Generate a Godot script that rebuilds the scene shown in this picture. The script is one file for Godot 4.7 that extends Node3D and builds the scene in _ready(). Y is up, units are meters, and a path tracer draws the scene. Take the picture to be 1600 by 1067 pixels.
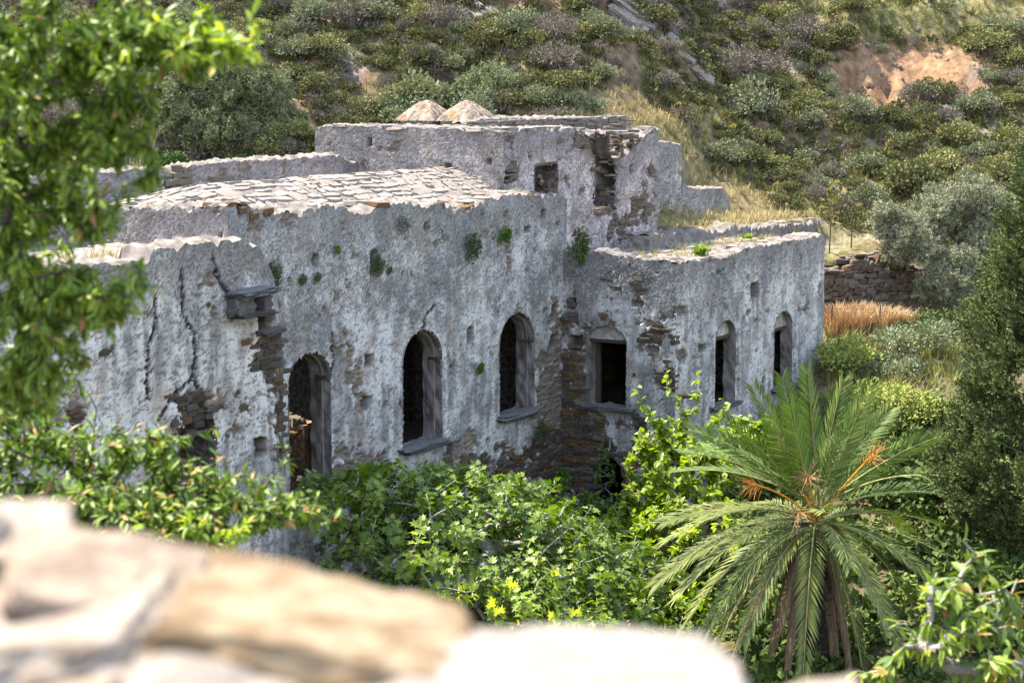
extends Node3D

# ---------------------------------------------------------------- frame of the place
const FPX := 3000.0            # focal length in pixels of the 1600-wide photograph
const PITCH := 7.847820
const CORNER := Vector3(1.0256, 0.0, -38.0)   # plan of the inner corner between main range and wing
var U := Vector3(0.52131331, 0, -0.85336536)   # along the main facade, away from the eye
var N := Vector3(0.85336536, 0, 0.52131331)    # out of the main facade
var rng := RandomNumberGenerator.new()
var nA := FastNoiseLite.new()
var nB := FastNoiseLite.new()
var nC := FastNoiseLite.new()
var nR := FastNoiseLite.new()
var M := {}
var used := {}

func _ready():
	rng.seed = 77
	# ---- camera
	var cam := Camera3D.new()
	cam.name = "camera"
	add_child(cam)
	cam.rotation_degrees = Vector3(-PITCH, 0, 0)
	var at := CameraAttributesPhysical.new()
	at.frustum_focal_length = 67.48
	at.frustum_focus_distance = 36.5
	at.frustum_near = 0.05
	at.frustum_far = 400.0
	at.exposure_aperture = 5.4
	at.auto_exposure_enabled = false
	cam.attributes = at
	cam.fov = 20.167
	cam.near = 0.05
	cam.far = 400.0
	cam.current = true
	# ---- sky, sun, exposure
	var we := WorldEnvironment.new()
	we.name = "environment"
	var env := Environment.new()
	env.background_mode = Environment.BG_SKY
	var sky := Sky.new()
	var sm := ProceduralSkyMaterial.new()
	sm.sky_top_color = Color(0.60, 0.67, 0.78)
	sm.sky_horizon_color = Color(0.90, 0.91, 0.93)
	sm.sky_curve = 0.16
	sm.sky_energy_multiplier = 1.08
	sm.ground_bottom_color = Color(0.28, 0.26, 0.2)
	sm.ground_horizon_color = Color(0.5, 0.48, 0.42)
	sm.sun_angle_max = 20.0
	sky.sky_material = sm
	env.sky = sky
	env.tonemap_mode = Environment.TONE_MAPPER_LINEAR
	env.tonemap_exposure = 3.6
	env.sdfgi_enabled = true
	env.ssao_enabled = true
	env.ssil_enabled = true
	we.environment = env
	add_child(we)
	var sun := DirectionalLight3D.new()
	sun.name = "sun"
	sun.light_energy = 1.6
	sun.light_color = Color(1.0, 0.955, 0.88)
	sun.light_angular_distance = 0.5
	sun.shadow_enabled = true
	add_child(sun)
	var sh := (-N * cos(0.06) - U * sin(0.06)).normalized()
	var el := deg_to_rad(58.0)
	var sd := sh * cos(el) + Vector3.UP * sin(el)
	sun.look_at_from_position(sd * 50.0, Vector3.ZERO, Vector3.UP)

	noises()
	materials()
	terrain()
	building()
	outworks()
	hillside()
	dry_wall_and_fence()
	olive_tree()
	right_slope_plants()
	cypress()
	back_bushes()
	wall_plants()
	roof_grass()
	palm()
	fig_bush()
	bright_tree()
	undergrowth()
	almond_left()
	almond_low()
	branch_right()
	foreground_wall()

# ---------------------------------------------------------------- small helpers
func px(x: float, y: float, d: float) -> Vector3:
	var p := deg_to_rad(PITCH)
	var f := Vector3(0, -sin(p), -cos(p))
	var up := Vector3(0, cos(p), -sin(p))
	var r := f + Vector3.RIGHT * (x - 800.0) / FPX - up * (y - 533.5) / FPX
	return r * (d / -r.z)

func on_ground(x: float, y: float) -> Vector3:
	var d := 44.0
	while d < 90.0:
		var p := px(x, y, d)
		if p.y < ground_h(p.x, p.z): return Vector3(p.x, ground_h(p.x, p.z), p.z)
		d += 0.1
	return px(x, y, 60.0)

func seen_at(q: Vector3) -> Vector2:
	var p := deg_to_rad(PITCH)
	var w := q.dot(Vector3(0, -sin(p), -cos(p)))
	return Vector2(800.0 + FPX * q.x / w, 533.5 - FPX * q.dot(Vector3(0, cos(p), -sin(p))) / w)

func bl(a: float, h: float, b: float) -> Vector3:
	return CORNER + U * a + N * b + Vector3.UP * h

func ab(x: float, z: float) -> Vector2:
	var r := Vector3(x, 0, z) - CORNER
	return Vector2(r.dot(U), r.dot(N))

func rf(a: float, b: float) -> float:
	return rng.randf_range(a, b)

func lin(r: float, g: float, b: float) -> Color:
	return Color(r, g, b).linear_to_srgb()

func numbered(called: String) -> String:
	if not used.has(called):
		used[called] = 0
		return called
	used[called] += 1
	return "%s_%03d" % [called, used[called]]

func tag(o: Node, label: String, category: String, group := "", kind := "") -> void:
	if label: o.set_meta("label", label)
	if category: o.set_meta("category", category)
	if group: o.set_meta("group", group)
	if kind: o.set_meta("kind", kind)

func thing(called: String, label: String, category: String, where: Vector3, group := "") -> Node3D:
	var o := Node3D.new()
	o.name = numbered(called)
	add_child(o)
	o.position = where
	tag(o, label, category, group)
	return o

var childcount := {}
func obj(called: String, mesh: Mesh, mat: Material, parent: Node, kind := "") -> MeshInstance3D:
	var o := MeshInstance3D.new()
	if parent == self:
		o.name = numbered(called)
	else:
		var key := str(parent.get_instance_id()) + called
		var n: int = childcount.get(key, 0)
		childcount[key] = n + 1
		o.name = called if n == 0 else "%s_%03d" % [called, n]
	o.mesh = mesh
	o.material_override = mat
	parent.add_child(o, true)
	if kind: o.set_meta("kind", kind)
	return o

# a collector of triangles with linear vertex colours
class MB:
	var v := PackedVector3Array()
	var c := PackedColorArray()
	var i := PackedInt32Array()
	func vert(p: Vector3, col: Color) -> int:
		v.append(p)
		c.append(col)
		return v.size() - 1
	func tri(a: Vector3, b: Vector3, d: Vector3, col: Color) -> void:
		var n := v.size()
		v.append(a); v.append(b); v.append(d)
		c.append(col); c.append(col); c.append(col)
		i.append(n); i.append(n + 1); i.append(n + 2)
	func quad(a: Vector3, b: Vector3, d: Vector3, e: Vector3, col: Color) -> void:
		var n := v.size()
		v.append(a); v.append(b); v.append(d); v.append(e)
		for k in 4: c.append(col)
		i.append(n); i.append(n + 1); i.append(n + 2)
		i.append(n); i.append(n + 2); i.append(n + 3)
	func face(a: int, b: int, d: int) -> void:
		i.append(a); i.append(b); i.append(d)
	func box(o: Vector3, x: Vector3, y: Vector3, z: Vector3, col: Color) -> void:
		# o is the centre; x, y, z half axes
		var p := []
		for k in 8:
			p.append(o + x * (1 if k & 1 else -1) + y * (1 if k & 2 else -1) + z * (1 if k & 4 else -1))
		quad(p[4], p[6], p[7], p[5], col)
		quad(p[1], p[3], p[2], p[0], col)
		quad(p[5], p[7], p[3], p[1], col)
		quad(p[0], p[2], p[6], p[4], col)
		quad(p[6], p[2], p[3], p[7], col)
		quad(p[0], p[4], p[5], p[1], col)
	func tube(a: Vector3, b: Vector3, ra: float, rb: float, sides: int, col: Color) -> void:
		var d := (b - a).normalized()
		var x := d.cross(Vector3.UP if absf(d.y) < 0.9 else Vector3.RIGHT).normalized()
		var y := d.cross(x)
		var n := v.size()
		for k in sides:
			var q := TAU * k / sides
			var o := x * cos(q) + y * sin(q)
			v.append(a + o * ra); v.append(b + o * rb)
			c.append(col); c.append(col)
		for k in sides:
			var e := n + k * 2
			var f := n + ((k + 1) % sides) * 2
			i.append(e); i.append(e + 1); i.append(f + 1)
			i.append(e); i.append(f + 1); i.append(f)
	func grid(nu: int, nv: int, base: int, skip = null) -> void:
		# vertices already added row by row: index = base + a * (nv + 1) + b
		for a in nu:
			for b in nv:
				if skip != null and skip[a * nv + b]:
					continue
				var p := base + a * (nv + 1) + b
				var q := p + nv + 1
				i.append(p); i.append(p + 1); i.append(q + 1)
				i.append(p); i.append(q + 1); i.append(q)
	func done(smooth := true) -> ArrayMesh:
		var arr := []
		arr.resize(Mesh.ARRAY_MAX)
		arr[Mesh.ARRAY_VERTEX] = v
		arr[Mesh.ARRAY_COLOR] = c
		arr[Mesh.ARRAY_INDEX] = i
		if smooth:
			var n := PackedVector3Array()
			n.resize(v.size())
			for t in range(0, i.size(), 3):
				var a := i[t]
				var b := i[t + 1]
				var d := i[t + 2]
				var f := (v[d] - v[a]).cross(v[b] - v[a])
				n[a] += f; n[b] += f; n[d] += f
			for k in n.size():
				n[k] = n[k].normalized() if n[k].length_squared() > 0.0 else Vector3.UP
			arr[Mesh.ARRAY_NORMAL] = n
		var m := ArrayMesh.new()
		m.add_surface_from_arrays(Mesh.PRIMITIVE_TRIANGLES, arr)
		return m

# copies of one mesh as a single MultiMesh
class Copies4:
	var buf := PackedFloat32Array()
	var count := 0
	func add(b: Basis, o: Vector3, col: Color) -> void:
		buf.append_array(PackedFloat32Array([b.x.x, b.y.x, b.z.x, o.x, b.x.y, b.y.y, b.z.y, o.y, b.x.z, b.y.z, b.z.z, o.z, col.r, col.g, col.b, 1.0]))
		count += 1

func put_copies(called: String, cp: Copies4, mesh: Mesh, mat: Material, parent: Node) -> MultiMeshInstance3D:
	var mm := MultiMesh.new()
	mm.transform_format = MultiMesh.TRANSFORM_3D
	mm.use_colors = true
	mm.mesh = mesh
	mm.instance_count = cp.count
	for k in cp.count:
		var q := k * 16
		var f := cp.buf
		mm.set_instance_transform(k, Transform3D(Vector3(f[q], f[q + 4], f[q + 8]), Vector3(f[q + 1], f[q + 5], f[q + 9]), Vector3(f[q + 2], f[q + 6], f[q + 10]), Vector3(f[q + 3], f[q + 7], f[q + 11])))
		mm.set_instance_color(k, Color(f[q + 12], f[q + 13], f[q + 14]))
	var o := MultiMeshInstance3D.new()
	o.name = called if parent != self else numbered(called)
	o.multimesh = mm
	o.material_override = mat
	parent.add_child(o, true)
	o.set_meta("kind", "stuff")
	return o

func facing(dir: Vector3, up: Vector3, s: float) -> Basis:
	# y along dir, z roughly towards up
	var y := dir.normalized()
	var x := y.cross(up)
	if x.length_squared() < 1e-5:
		x = y.cross(Vector3.RIGHT)
	x = x.normalized()
	return Basis(x * s, y * s, x.cross(y) * s)

func rdir() -> Vector3:
	var z := rf(-1, 1)
	var q := rf(0, TAU)
	var r := sqrt(1.0 - z * z)
	return Vector3(r * cos(q), z, r * sin(q))

func sstep(a: float, b: float, x: float) -> float:
	return smoothstep(a, b, x)

# ---------------------------------------------------------------- noise, textures, materials
func noises() -> void:
	nA.seed = 3; nA.noise_type = FastNoiseLite.TYPE_SIMPLEX_SMOOTH; nA.frequency = 1.0
	nA.fractal_type = FastNoiseLite.FRACTAL_FBM; nA.fractal_octaves = 3
	nB.seed = 11; nB.noise_type = FastNoiseLite.TYPE_SIMPLEX; nB.frequency = 1.0
	nB.fractal_type = FastNoiseLite.FRACTAL_FBM; nB.fractal_octaves = 4
	nC.seed = 29; nC.noise_type = FastNoiseLite.TYPE_CELLULAR; nC.frequency = 1.0
	nC.cellular_return_type = FastNoiseLite.RETURN_DISTANCE2_DIV
	nC.fractal_type = FastNoiseLite.FRACTAL_NONE
	nR.seed = 41; nR.noise_type = FastNoiseLite.TYPE_SIMPLEX; nR.frequency = 1.0
	nR.fractal_type = FastNoiseLite.FRACTAL_RIDGED; nR.fractal_octaves = 3

func noise_tex(seed_: int, freq: float, oct: int, lo: float, hi: float, size := 512) -> NoiseTexture2D:
	var t := NoiseTexture2D.new()
	t.width = size; t.height = size
	t.seamless = true
	var n := FastNoiseLite.new()
	n.seed = seed_; n.frequency = freq
	n.fractal_type = FastNoiseLite.FRACTAL_FBM; n.fractal_octaves = oct
	t.noise = n
	var g := Gradient.new()
	g.set_color(0, Color(lo, lo, lo)); g.set_color(1, Color(hi, hi, hi))
	t.color_ramp = g
	return t

func stone_mat(col: Color, tex: Texture2D, scale: float, rough: float, bump: Texture2D, bumpcm: float, vc: bool) -> StandardMaterial3D:
	var m := StandardMaterial3D.new()
	m.albedo_color = col
	m.vertex_color_use_as_albedo = vc
	m.roughness = rough
	m.metallic_specular = 0.25
	if tex:
		m.albedo_texture = tex
		m.uv1_triplanar = true
		m.uv1_scale = Vector3.ONE * scale
	if bump:
		m.heightmap_enabled = true
		m.heightmap_texture = bump
		m.heightmap_scale = bumpcm
		m.uv1_triplanar = true
	return m

func leaf_mat(rough: float, back: Color, spec := 0.5) -> StandardMaterial3D:
	var m := StandardMaterial3D.new()
	m.vertex_color_use_as_albedo = true
	m.roughness = rough
	m.metallic_specular = spec
	m.backlight_enabled = true
	m.backlight = back
	m.cull_mode = BaseMaterial3D.CULL_DISABLED
	return m

func materials() -> void:
	var fine := noise_tex(5, 0.03, 5, 0.8, 1.05)
	var coarse := noise_tex(8, 0.012, 5, 0.55, 1.15)
	var height := noise_tex(15, 0.025, 5, 0.0, 1.0)
	M.plaster = stone_mat(Color.WHITE, fine, 1.6, 0.95, height, 0.22, true)
	M.rough = stone_mat(Color.WHITE, coarse, 1.2, 0.95, height, 3.0, true)
	M.ground = stone_mat(Color.WHITE, coarse, 0.6, 0.98, height, 2.5, true)
	M.wood = stone_mat(lin(0.10, 0.085, 0.07), fine, 2.0, 0.9, height, 1.0, false)
	M.iron = stone_mat(lin(0.09, 0.06, 0.045), null, 1.0, 0.8, null, 0, false)
	var tones := [[0.21, 0.165, 0.12], [0.26, 0.20, 0.145], [0.17, 0.15, 0.13], [0.30, 0.25, 0.19], [0.24, 0.22, 0.2], [0.33, 0.21, 0.115]]
	M.stones = []
	for t in tones:
		M.stones.append(stone_mat(lin(t[0], t[1], t[2]), coarse, 3.0, 0.95, height, 2.5, false))
	M.drystones = []
	for t in [[0.34, 0.28, 0.22], [0.40, 0.34, 0.265], [0.28, 0.24, 0.2], [0.42, 0.38, 0.33], [0.36, 0.25, 0.165]]:
		M.drystones.append(stone_mat(lin(t[0], t[1], t[2]), coarse, 3.0, 0.95, height, 2.5, false))
	M.slabs = []
	for t in [[0.335, 0.295, 0.262], [0.36, 0.318, 0.28], [0.315, 0.28, 0.25], [0.375, 0.33, 0.29], [0.34, 0.29, 0.245]]:
		M.slabs.append(stone_mat(lin(t[0] * 0.76, t[1] * 0.76, t[2] * 0.76), fine, 0.9, 0.95, height, 0.8, false))
	M.slate = stone_mat(lin(0.2, 0.195, 0.19), coarse, 2.0, 0.9, height, 2.0, false)
	M.palestone = stone_mat(Color.WHITE, coarse, 2.2, 0.9, height, 1.5, true)
	M.nearstone = stone_mat(Color.WHITE, fine, 0.8, 0.95, height, 0.3, true)
	M.bark_pale = stone_mat(lin(0.30, 0.28, 0.25), fine, 5.0, 0.9, height, 1.0, false)
	M.bark_dark = stone_mat(lin(0.11, 0.09, 0.075), fine, 5.0, 0.95, height, 1.5, false)
	M.twig = stone_mat(lin(0.26, 0.235, 0.215), null, 1, 0.95, null, 0, false)
	M.leaf = leaf_mat(0.42, Color(0.85, 0.9, 0.22), 0.4)
	M.leafbright = leaf_mat(0.45, Color(0.95, 1.0, 0.2))
	M.almond = leaf_mat(0.45, Color(0.62, 0.70, 0.15), 0.35)
	M.dull = leaf_mat(0.75, Color(0.35, 0.36, 0.16), 0.3)
	M.olive = leaf_mat(0.65, Color(0.36, 0.38, 0.2), 0.35)
	M.cypress = leaf_mat(0.8, Color(0.2, 0.22, 0.1), 0.25)
	M.palm = leaf_mat(0.5, Color(0.5, 0.6, 0.14), 0.34)
	M.dry = leaf_mat(0.8, Color(0.5, 0.42, 0.25), 0.3)
	M.vplain = stone_mat(Color.WHITE, null, 1, 0.85, null, 0, true)

# ---------------------------------------------------------------- the ground
func hill_h(x: float, d: float) -> float:
	var right := sstep(1.0, 8.0, x)
	var d0 := lerpf(48.0, 53.0, right)
	d0 += nA.get_noise_2d(x * 0.06, 3.0) * 1.6
	var base := lerpf(-2.35, -2.45, right)
	var h := base
	if d < d0:
		h = lerpf(base, base - (d0 - d) * 0.31, right)
	else:
		var r := d - d0
		var steep := lerpf(0.66, 0.60, right)
		h = base + minf(r, 20.0) * steep + maxf(0.0, r - 20.0) * 0.3
		# old terraces: shallow steps across the slope
		h += sin(h * 3.1 + nA.get_noise_2d(x * 0.12, d * 0.12) * 3.0) * 0.2 * sstep(0.0, 2.0, r)
		# the red cut: a bite out of the slope with a steep head, a flat field above it
		var cx := (x - 11.6) / 2.0
		var k := exp(-cx * cx)
		h -= 1.35 * k * exp(-pow((d - 57.9) / 1.35, 2.0)) * (1.0 + 0.5 * nR.get_noise_2d(x * 0.5, d * 0.2))
		var q := sstep(9.0, 12.0, x)
		var flat_h := 2.0
		if d > 60.0:
			h = lerpf(h, maxf(flat_h + 0.2 + (d - 60.0) * 0.12, h - 2.2), q * sstep(60.0, 61.0, d))
	h += nA.get_noise_2d(x * 0.35, d * 0.35) * 0.35 + nB.get_noise_2d(x * 1.3, d * 1.3) * 0.12
	return h

func garden_h(x: float, d: float) -> float:
	var g := -9.4
	g = lerpf(g, -3.4, sstep(11.0, 3.0, d))
	g = lerpf(g, -1.7, sstep(2.3, 1.7, d))
	var right := sstep(2.0, 7.0, x)
	var up := -9.4
	if d > 26.0:
		up = lerpf(-9.4, -5.9, clampf((d - 27.0) / 17.5, 0.0, 1.0))
	g = lerpf(g, maxf(g, up), right)
	g += nA.get_noise_2d(x * 0.3, d * 0.3) * 0.25
	return g

func ground_h(x: float, z: float) -> float:
	var d := -z
	var q := ab(x, z)
	var low := garden_h(x, d)
	var high := hill_h(x, d)
	# raised terrace behind the wing
	if q.x > 5.0 and q.x < 13.0 and q.y < 0.3:
		var lv := -3.42 - 0.02 * (q.x - 5.5)
		high = lerpf(high, -3.42 - 0.02 * (q.x - 5.5) + nB.get_noise_2d(x * 1.5, z * 1.5) * 0.05, sstep(0.0, 0.4, 13.0 - q.x) * sstep(-7.5, -5.5, q.y) * sstep(1.6, 0.5, high - lv))
	var w: float
	if q.x < 7.43:
		if q.x > 5.7:
			w = sstep(-0.3, -0.6, q.y)
		else:
			w = sstep(-5.0, -5.45, q.y)
	else:
		w = maxf(sstep(46.35, 46.75, d), sstep(0.1, -0.2, q.y) if q.x < 13.0 else 0.0)
	return lerpf(low, high, w)

func terrain() -> void:
	var b := MB.new()
	var xs := []
	var x := -60.0
	while x < 60.0:
		xs.append(x)
		x += 0.3 if x > -17.5 and x < 19.0 else 2.5
	var zs := []
	var z := 8.0
	while z > -200.0:
		zs.append(z)
		z -= 0.3 if z < -2.0 and z > -68.0 else (0.8 if z > -2.0 else 6.0)
	for xi in xs:
		for zi in zs:
			var h := ground_h(xi, zi)
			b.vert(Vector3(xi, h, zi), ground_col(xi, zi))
	var nv := zs.size() - 1
	for a in xs.size() - 1:
		for k in nv:
			var p := a * (nv + 1) + k
			var q := p + nv + 1
			b.face(p, p + 1, q + 1)
			b.face(p, q + 1, q)
	var o := obj("ground", b.done(), M.ground, self)
	tag(o, "reddish brown earth of the hillside and the sunken garden", "ground", "", "structure")

func ground_col(x: float, z: float) -> Color:
	var d := -z
	var m := nA.get_noise_2d(x * 0.25 + 9.0, z * 0.25)
	var f := nB.get_noise_2d(x * 1.4, z * 1.4)
	var soil := Color(0.165, 0.11, 0.07).lerp(Color(0.25, 0.18, 0.12), clampf(0.5 + f, 0, 1))
	var grass := Color(0.085, 0.085, 0.03).lerp(Color(0.17, 0.15, 0.065), clampf(0.5 + f * 1.2, 0, 1))
	var rock := Color(0.27, 0.25, 0.23)
	var c := soil.lerp(grass, sstep(-0.05, 0.3, m) * 0.85)
	if d > 44.0:
		c = c.lerp(rock, sstep(0.25, 0.45, nA.get_noise_2d(x * 0.4, z * 0.4 + 40.0)) * 0.7)
		var cut := exp(-pow((x - 11.7) / 2.3, 2.0) - pow((d - 58.0) / 2.2, 2.0))
		c = c.lerp(Color(0.22, 0.125, 0.07).lerp(Color(0.33, 0.215, 0.13), clampf(0.5 + f, 0, 1)), sstep(0.3, 0.6, cut + f * 0.12))
		if d > 60.2 and x > 8.5:
			c = c.lerp(Color(0.19, 0.185, 0.075), 0.7)
		if d < 54.0 and x > 3.5:
			c = c.lerp(Color(0.22, 0.20, 0.08), 0.5)
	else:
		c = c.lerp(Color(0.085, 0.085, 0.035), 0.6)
	return c

# ---------------------------------------------------------------- masonry
# one opening: centre c, half width w, sill y0, springing y1, rise r of the arch (0: square head), ragged edge e
func opening(c: float, w: float, y0: float, y1: float, r: float, e := 0.012) -> Dictionary:
	return {"c": c, "w": w, "y0": y0, "y1": y1, "r": r, "e": e}

func sdf(o: Dictionary, q: float, y: float) -> float:
	var dx: float = absf(q - o.c)
	var e: float = nB.get_noise_2d(q * 9.0 + o.c, y * 9.0) * o.e * 2.0
	if o.r <= 0.0:
		return maxf(maxf(dx - o.w, o.y0 - y), y - o.y1) + e
	if y < o.y1:
		return maxf(dx - o.w, o.y0 - y) + e
	return (sqrt(pow(dx / o.w, 2) + pow((y - o.y1) / o.r, 2)) - 1.0) * minf(o.w, o.r) + e

func profile(pts: Array, rough: float, seed_: float) -> Callable:
	return func(q: float) -> float:
		var y: float = pts[pts.size() - 1].y
		if q <= pts[0].x:
			y = pts[0].y
		else:
			for k in pts.size() - 1:
				if q <= pts[k + 1].x:
					y = lerpf(pts[k].y, pts[k + 1].y, (q - pts[k].x) / maxf(0.001, pts[k + 1].x - pts[k].x))
					break
		return y + nB.get_noise_2d(q * 2.6, seed_) * rough + nB.get_noise_2d(q * 7.0, seed_ + 5.0) * rough * 0.35 - maxf(0.0, nA.get_noise_2d(q * 3.1, seed_ + 9.0) - 0.1) * rough * 3.0

# A wall: a relief-carved face with openings, a cap and a back. q runs along du from q0 to q1.
func wall(called: String, parent: Node, o: Vector3, du: Vector3, q0: float, q1: float, y0: float, top: Callable, thick: float, step: Vector2, holes: Array, look: Callable, ends := 0, mat: Material = null) -> MeshInstance3D:
	var dn := du.cross(Vector3.UP)
	var b := MB.new()
	var nu := int(ceil((q1 - q0) / step.x))
	var ymax := -99.0
	var tops := PackedFloat32Array()
	for k in nu + 1:
		var q := lerpf(q0, q1, float(k) / nu)
		var t: float = top.call(q)
		tops.append(t)
		ymax = maxf(ymax, t)
	var nv := int(ceil((ymax - y0) / step.y))
	var near := step.y * 0.62
	for k in nu + 1:
		var qq := lerpf(q0, q1, float(k) / nu)
		for j in nv + 1:
			var q := qq
			var y := lerpf(y0, tops[k], float(j) / nv)
			for h in holes:
				if absf(q - h.c) < h.w + 0.1 and y > h.y0 - 0.1 and y < h.y1 + h.r + 0.1:
					var s := sdf(h, q, y)
					if absf(s) < near:
						var gx := sdf(h, q + 0.01, y) - s
						var gy := sdf(h, q, y + 0.01) - s
						var gl := gx * gx + gy * gy
						if gl > 1e-8:
							var m := s * 0.01 / gl
							q -= clampf(gx * m, -near, near)
							y -= clampf(gy * m, -near, near)
			var l: Array = look.call(q, y, tops[k] - y)
			b.vert(o + du * q + Vector3.UP * y + dn * l[0], l[1])
	var skip := PackedByteArray()
	skip.resize(nu * nv)
	for k in nu:
		var q := lerpf(q0, q1, (k + 0.5) / nu)
		for j in nv:
			var y := lerpf(y0, (tops[k] + tops[k + 1]) * 0.5, (j + 0.5) / nv)
			for h in holes:
				if absf(q - h.c) < h.w + 0.1 and sdf(h, q, y) < 0.0:
					skip[k * nv + j] = 1
	b.grid(nu, nv, 0, skip)
	# cap: from the front edge to the back, uneven
	var base := b.v.size()
	var nc := 5
	for k in nu + 1:
		var q := lerpf(q0, q1, float(k) / nu)
		var edge := b.v[k * (nv + 1) + nv]
		for j in nc + 1:
			var t := float(j) / nc
			var p := edge.lerp(o + du * q + Vector3.UP * tops[k] - dn * thick, t)
			p.y += nB.get_noise_3d(q * 5.0, t * thick * 5.0, o.x) * 0.09 * (1.0 if j > 0 else 0.0) + (0.02 if j > 0 and j < nc else 0.0)
			var f := nB.get_noise_2d(q * 3.0 + 7.0, t * 3.0 + o.z)
			b.vert(p, Color(0.25, 0.222, 0.2).lerp(Color(0.12, 0.105, 0.095), clampf(0.45 + f * 1.9, 0, 1)))
	b.grid(nu, nc, base)
	# back
	base = b.v.size()
	for k in nu + 1:
		var q := lerpf(q0, q1, float(k) / nu)
		for j in 3:
			b.vert(o + du * q - dn * thick + Vector3.UP * lerpf(tops[k] + 0.0, maxf(y0, tops[k] - 0.8), j / 2.0), Color(0.36, 0.33, 0.31))
	b.grid(nu, 2, base)
	# ends: 1 the start, 2 the far end
	for e in 2:
		if not ends & (1 << e):
			continue
		base = b.v.size()
		var k := 0 if e == 0 else nu
		for j in nv + 1:
			var f := b.v[k * (nv + 1) + j]
			for t in 7:
				var w := t / 6.0
				var p := f - dn * (f - o).dot(dn) * minf(1.0, w * 3.0) - dn * thick * w
				p += du * (nB.get_noise_2d(f.y * 4.0, w * 4.0) * 0.04 * (1.0 if t > 0 else 0.0))
				var g := nB.get_noise_2d(f.y * 5.0, w * 3.0 + 9.0)
				b.vert(p, Color(0.31, 0.285, 0.265).lerp(Color(0.17, 0.145, 0.125), clampf(0.5 + g * 1.5, 0, 1)))
		if e == 0:
			for j in nv:
				for t in 6:
					var p := base + j * 7 + t
					b.face(p, p + 1, p + 8)
					b.face(p, p + 8, p + 7)
		else:
			for j in nv:
				for t in 6:
					var p := base + j * 7 + t
					b.face(p, p + 7, p + 8)
					b.face(p, p + 8, p + 1)
	return obj(called, b.done(), mat if mat else M.plaster, parent)

# how far the render has come off at a point (above 0: bare stone)
func loss(q: float, y: float, sd: float, lost: Array, fin: float, mid: float) -> float:
	var m := nA.get_noise_2d(q * 1.15 + sd * 2.0, y * 1.15 + 17.0) * 0.9 + fin * 0.2 + mid * 0.4 - 0.52
	var wob := nA.get_noise_2d(q * 2.4 + 5.0, y * 2.4 + sd) * 1.5 + mid * 0.7
	for l in lost:
		var e: float = pow((q - l[0]) / l[2], 2) + pow((y - l[1]) / l[3], 2)
		if e < 4.0:
			m += l[4] * sstep(2.0, 0.3, e + wob)
	return m

func bare(sd: float, lost: Array) -> Callable:
	return func(q: float, y: float) -> float:
		var m := loss(q, y, sd, lost, nB.get_noise_2d(q * 11.0, y * 11.0 + sd), nB.get_noise_2d(q * 2.2 + sd, y * 2.2))
		return sstep(0.02, 0.2, m) * 0.92

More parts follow.
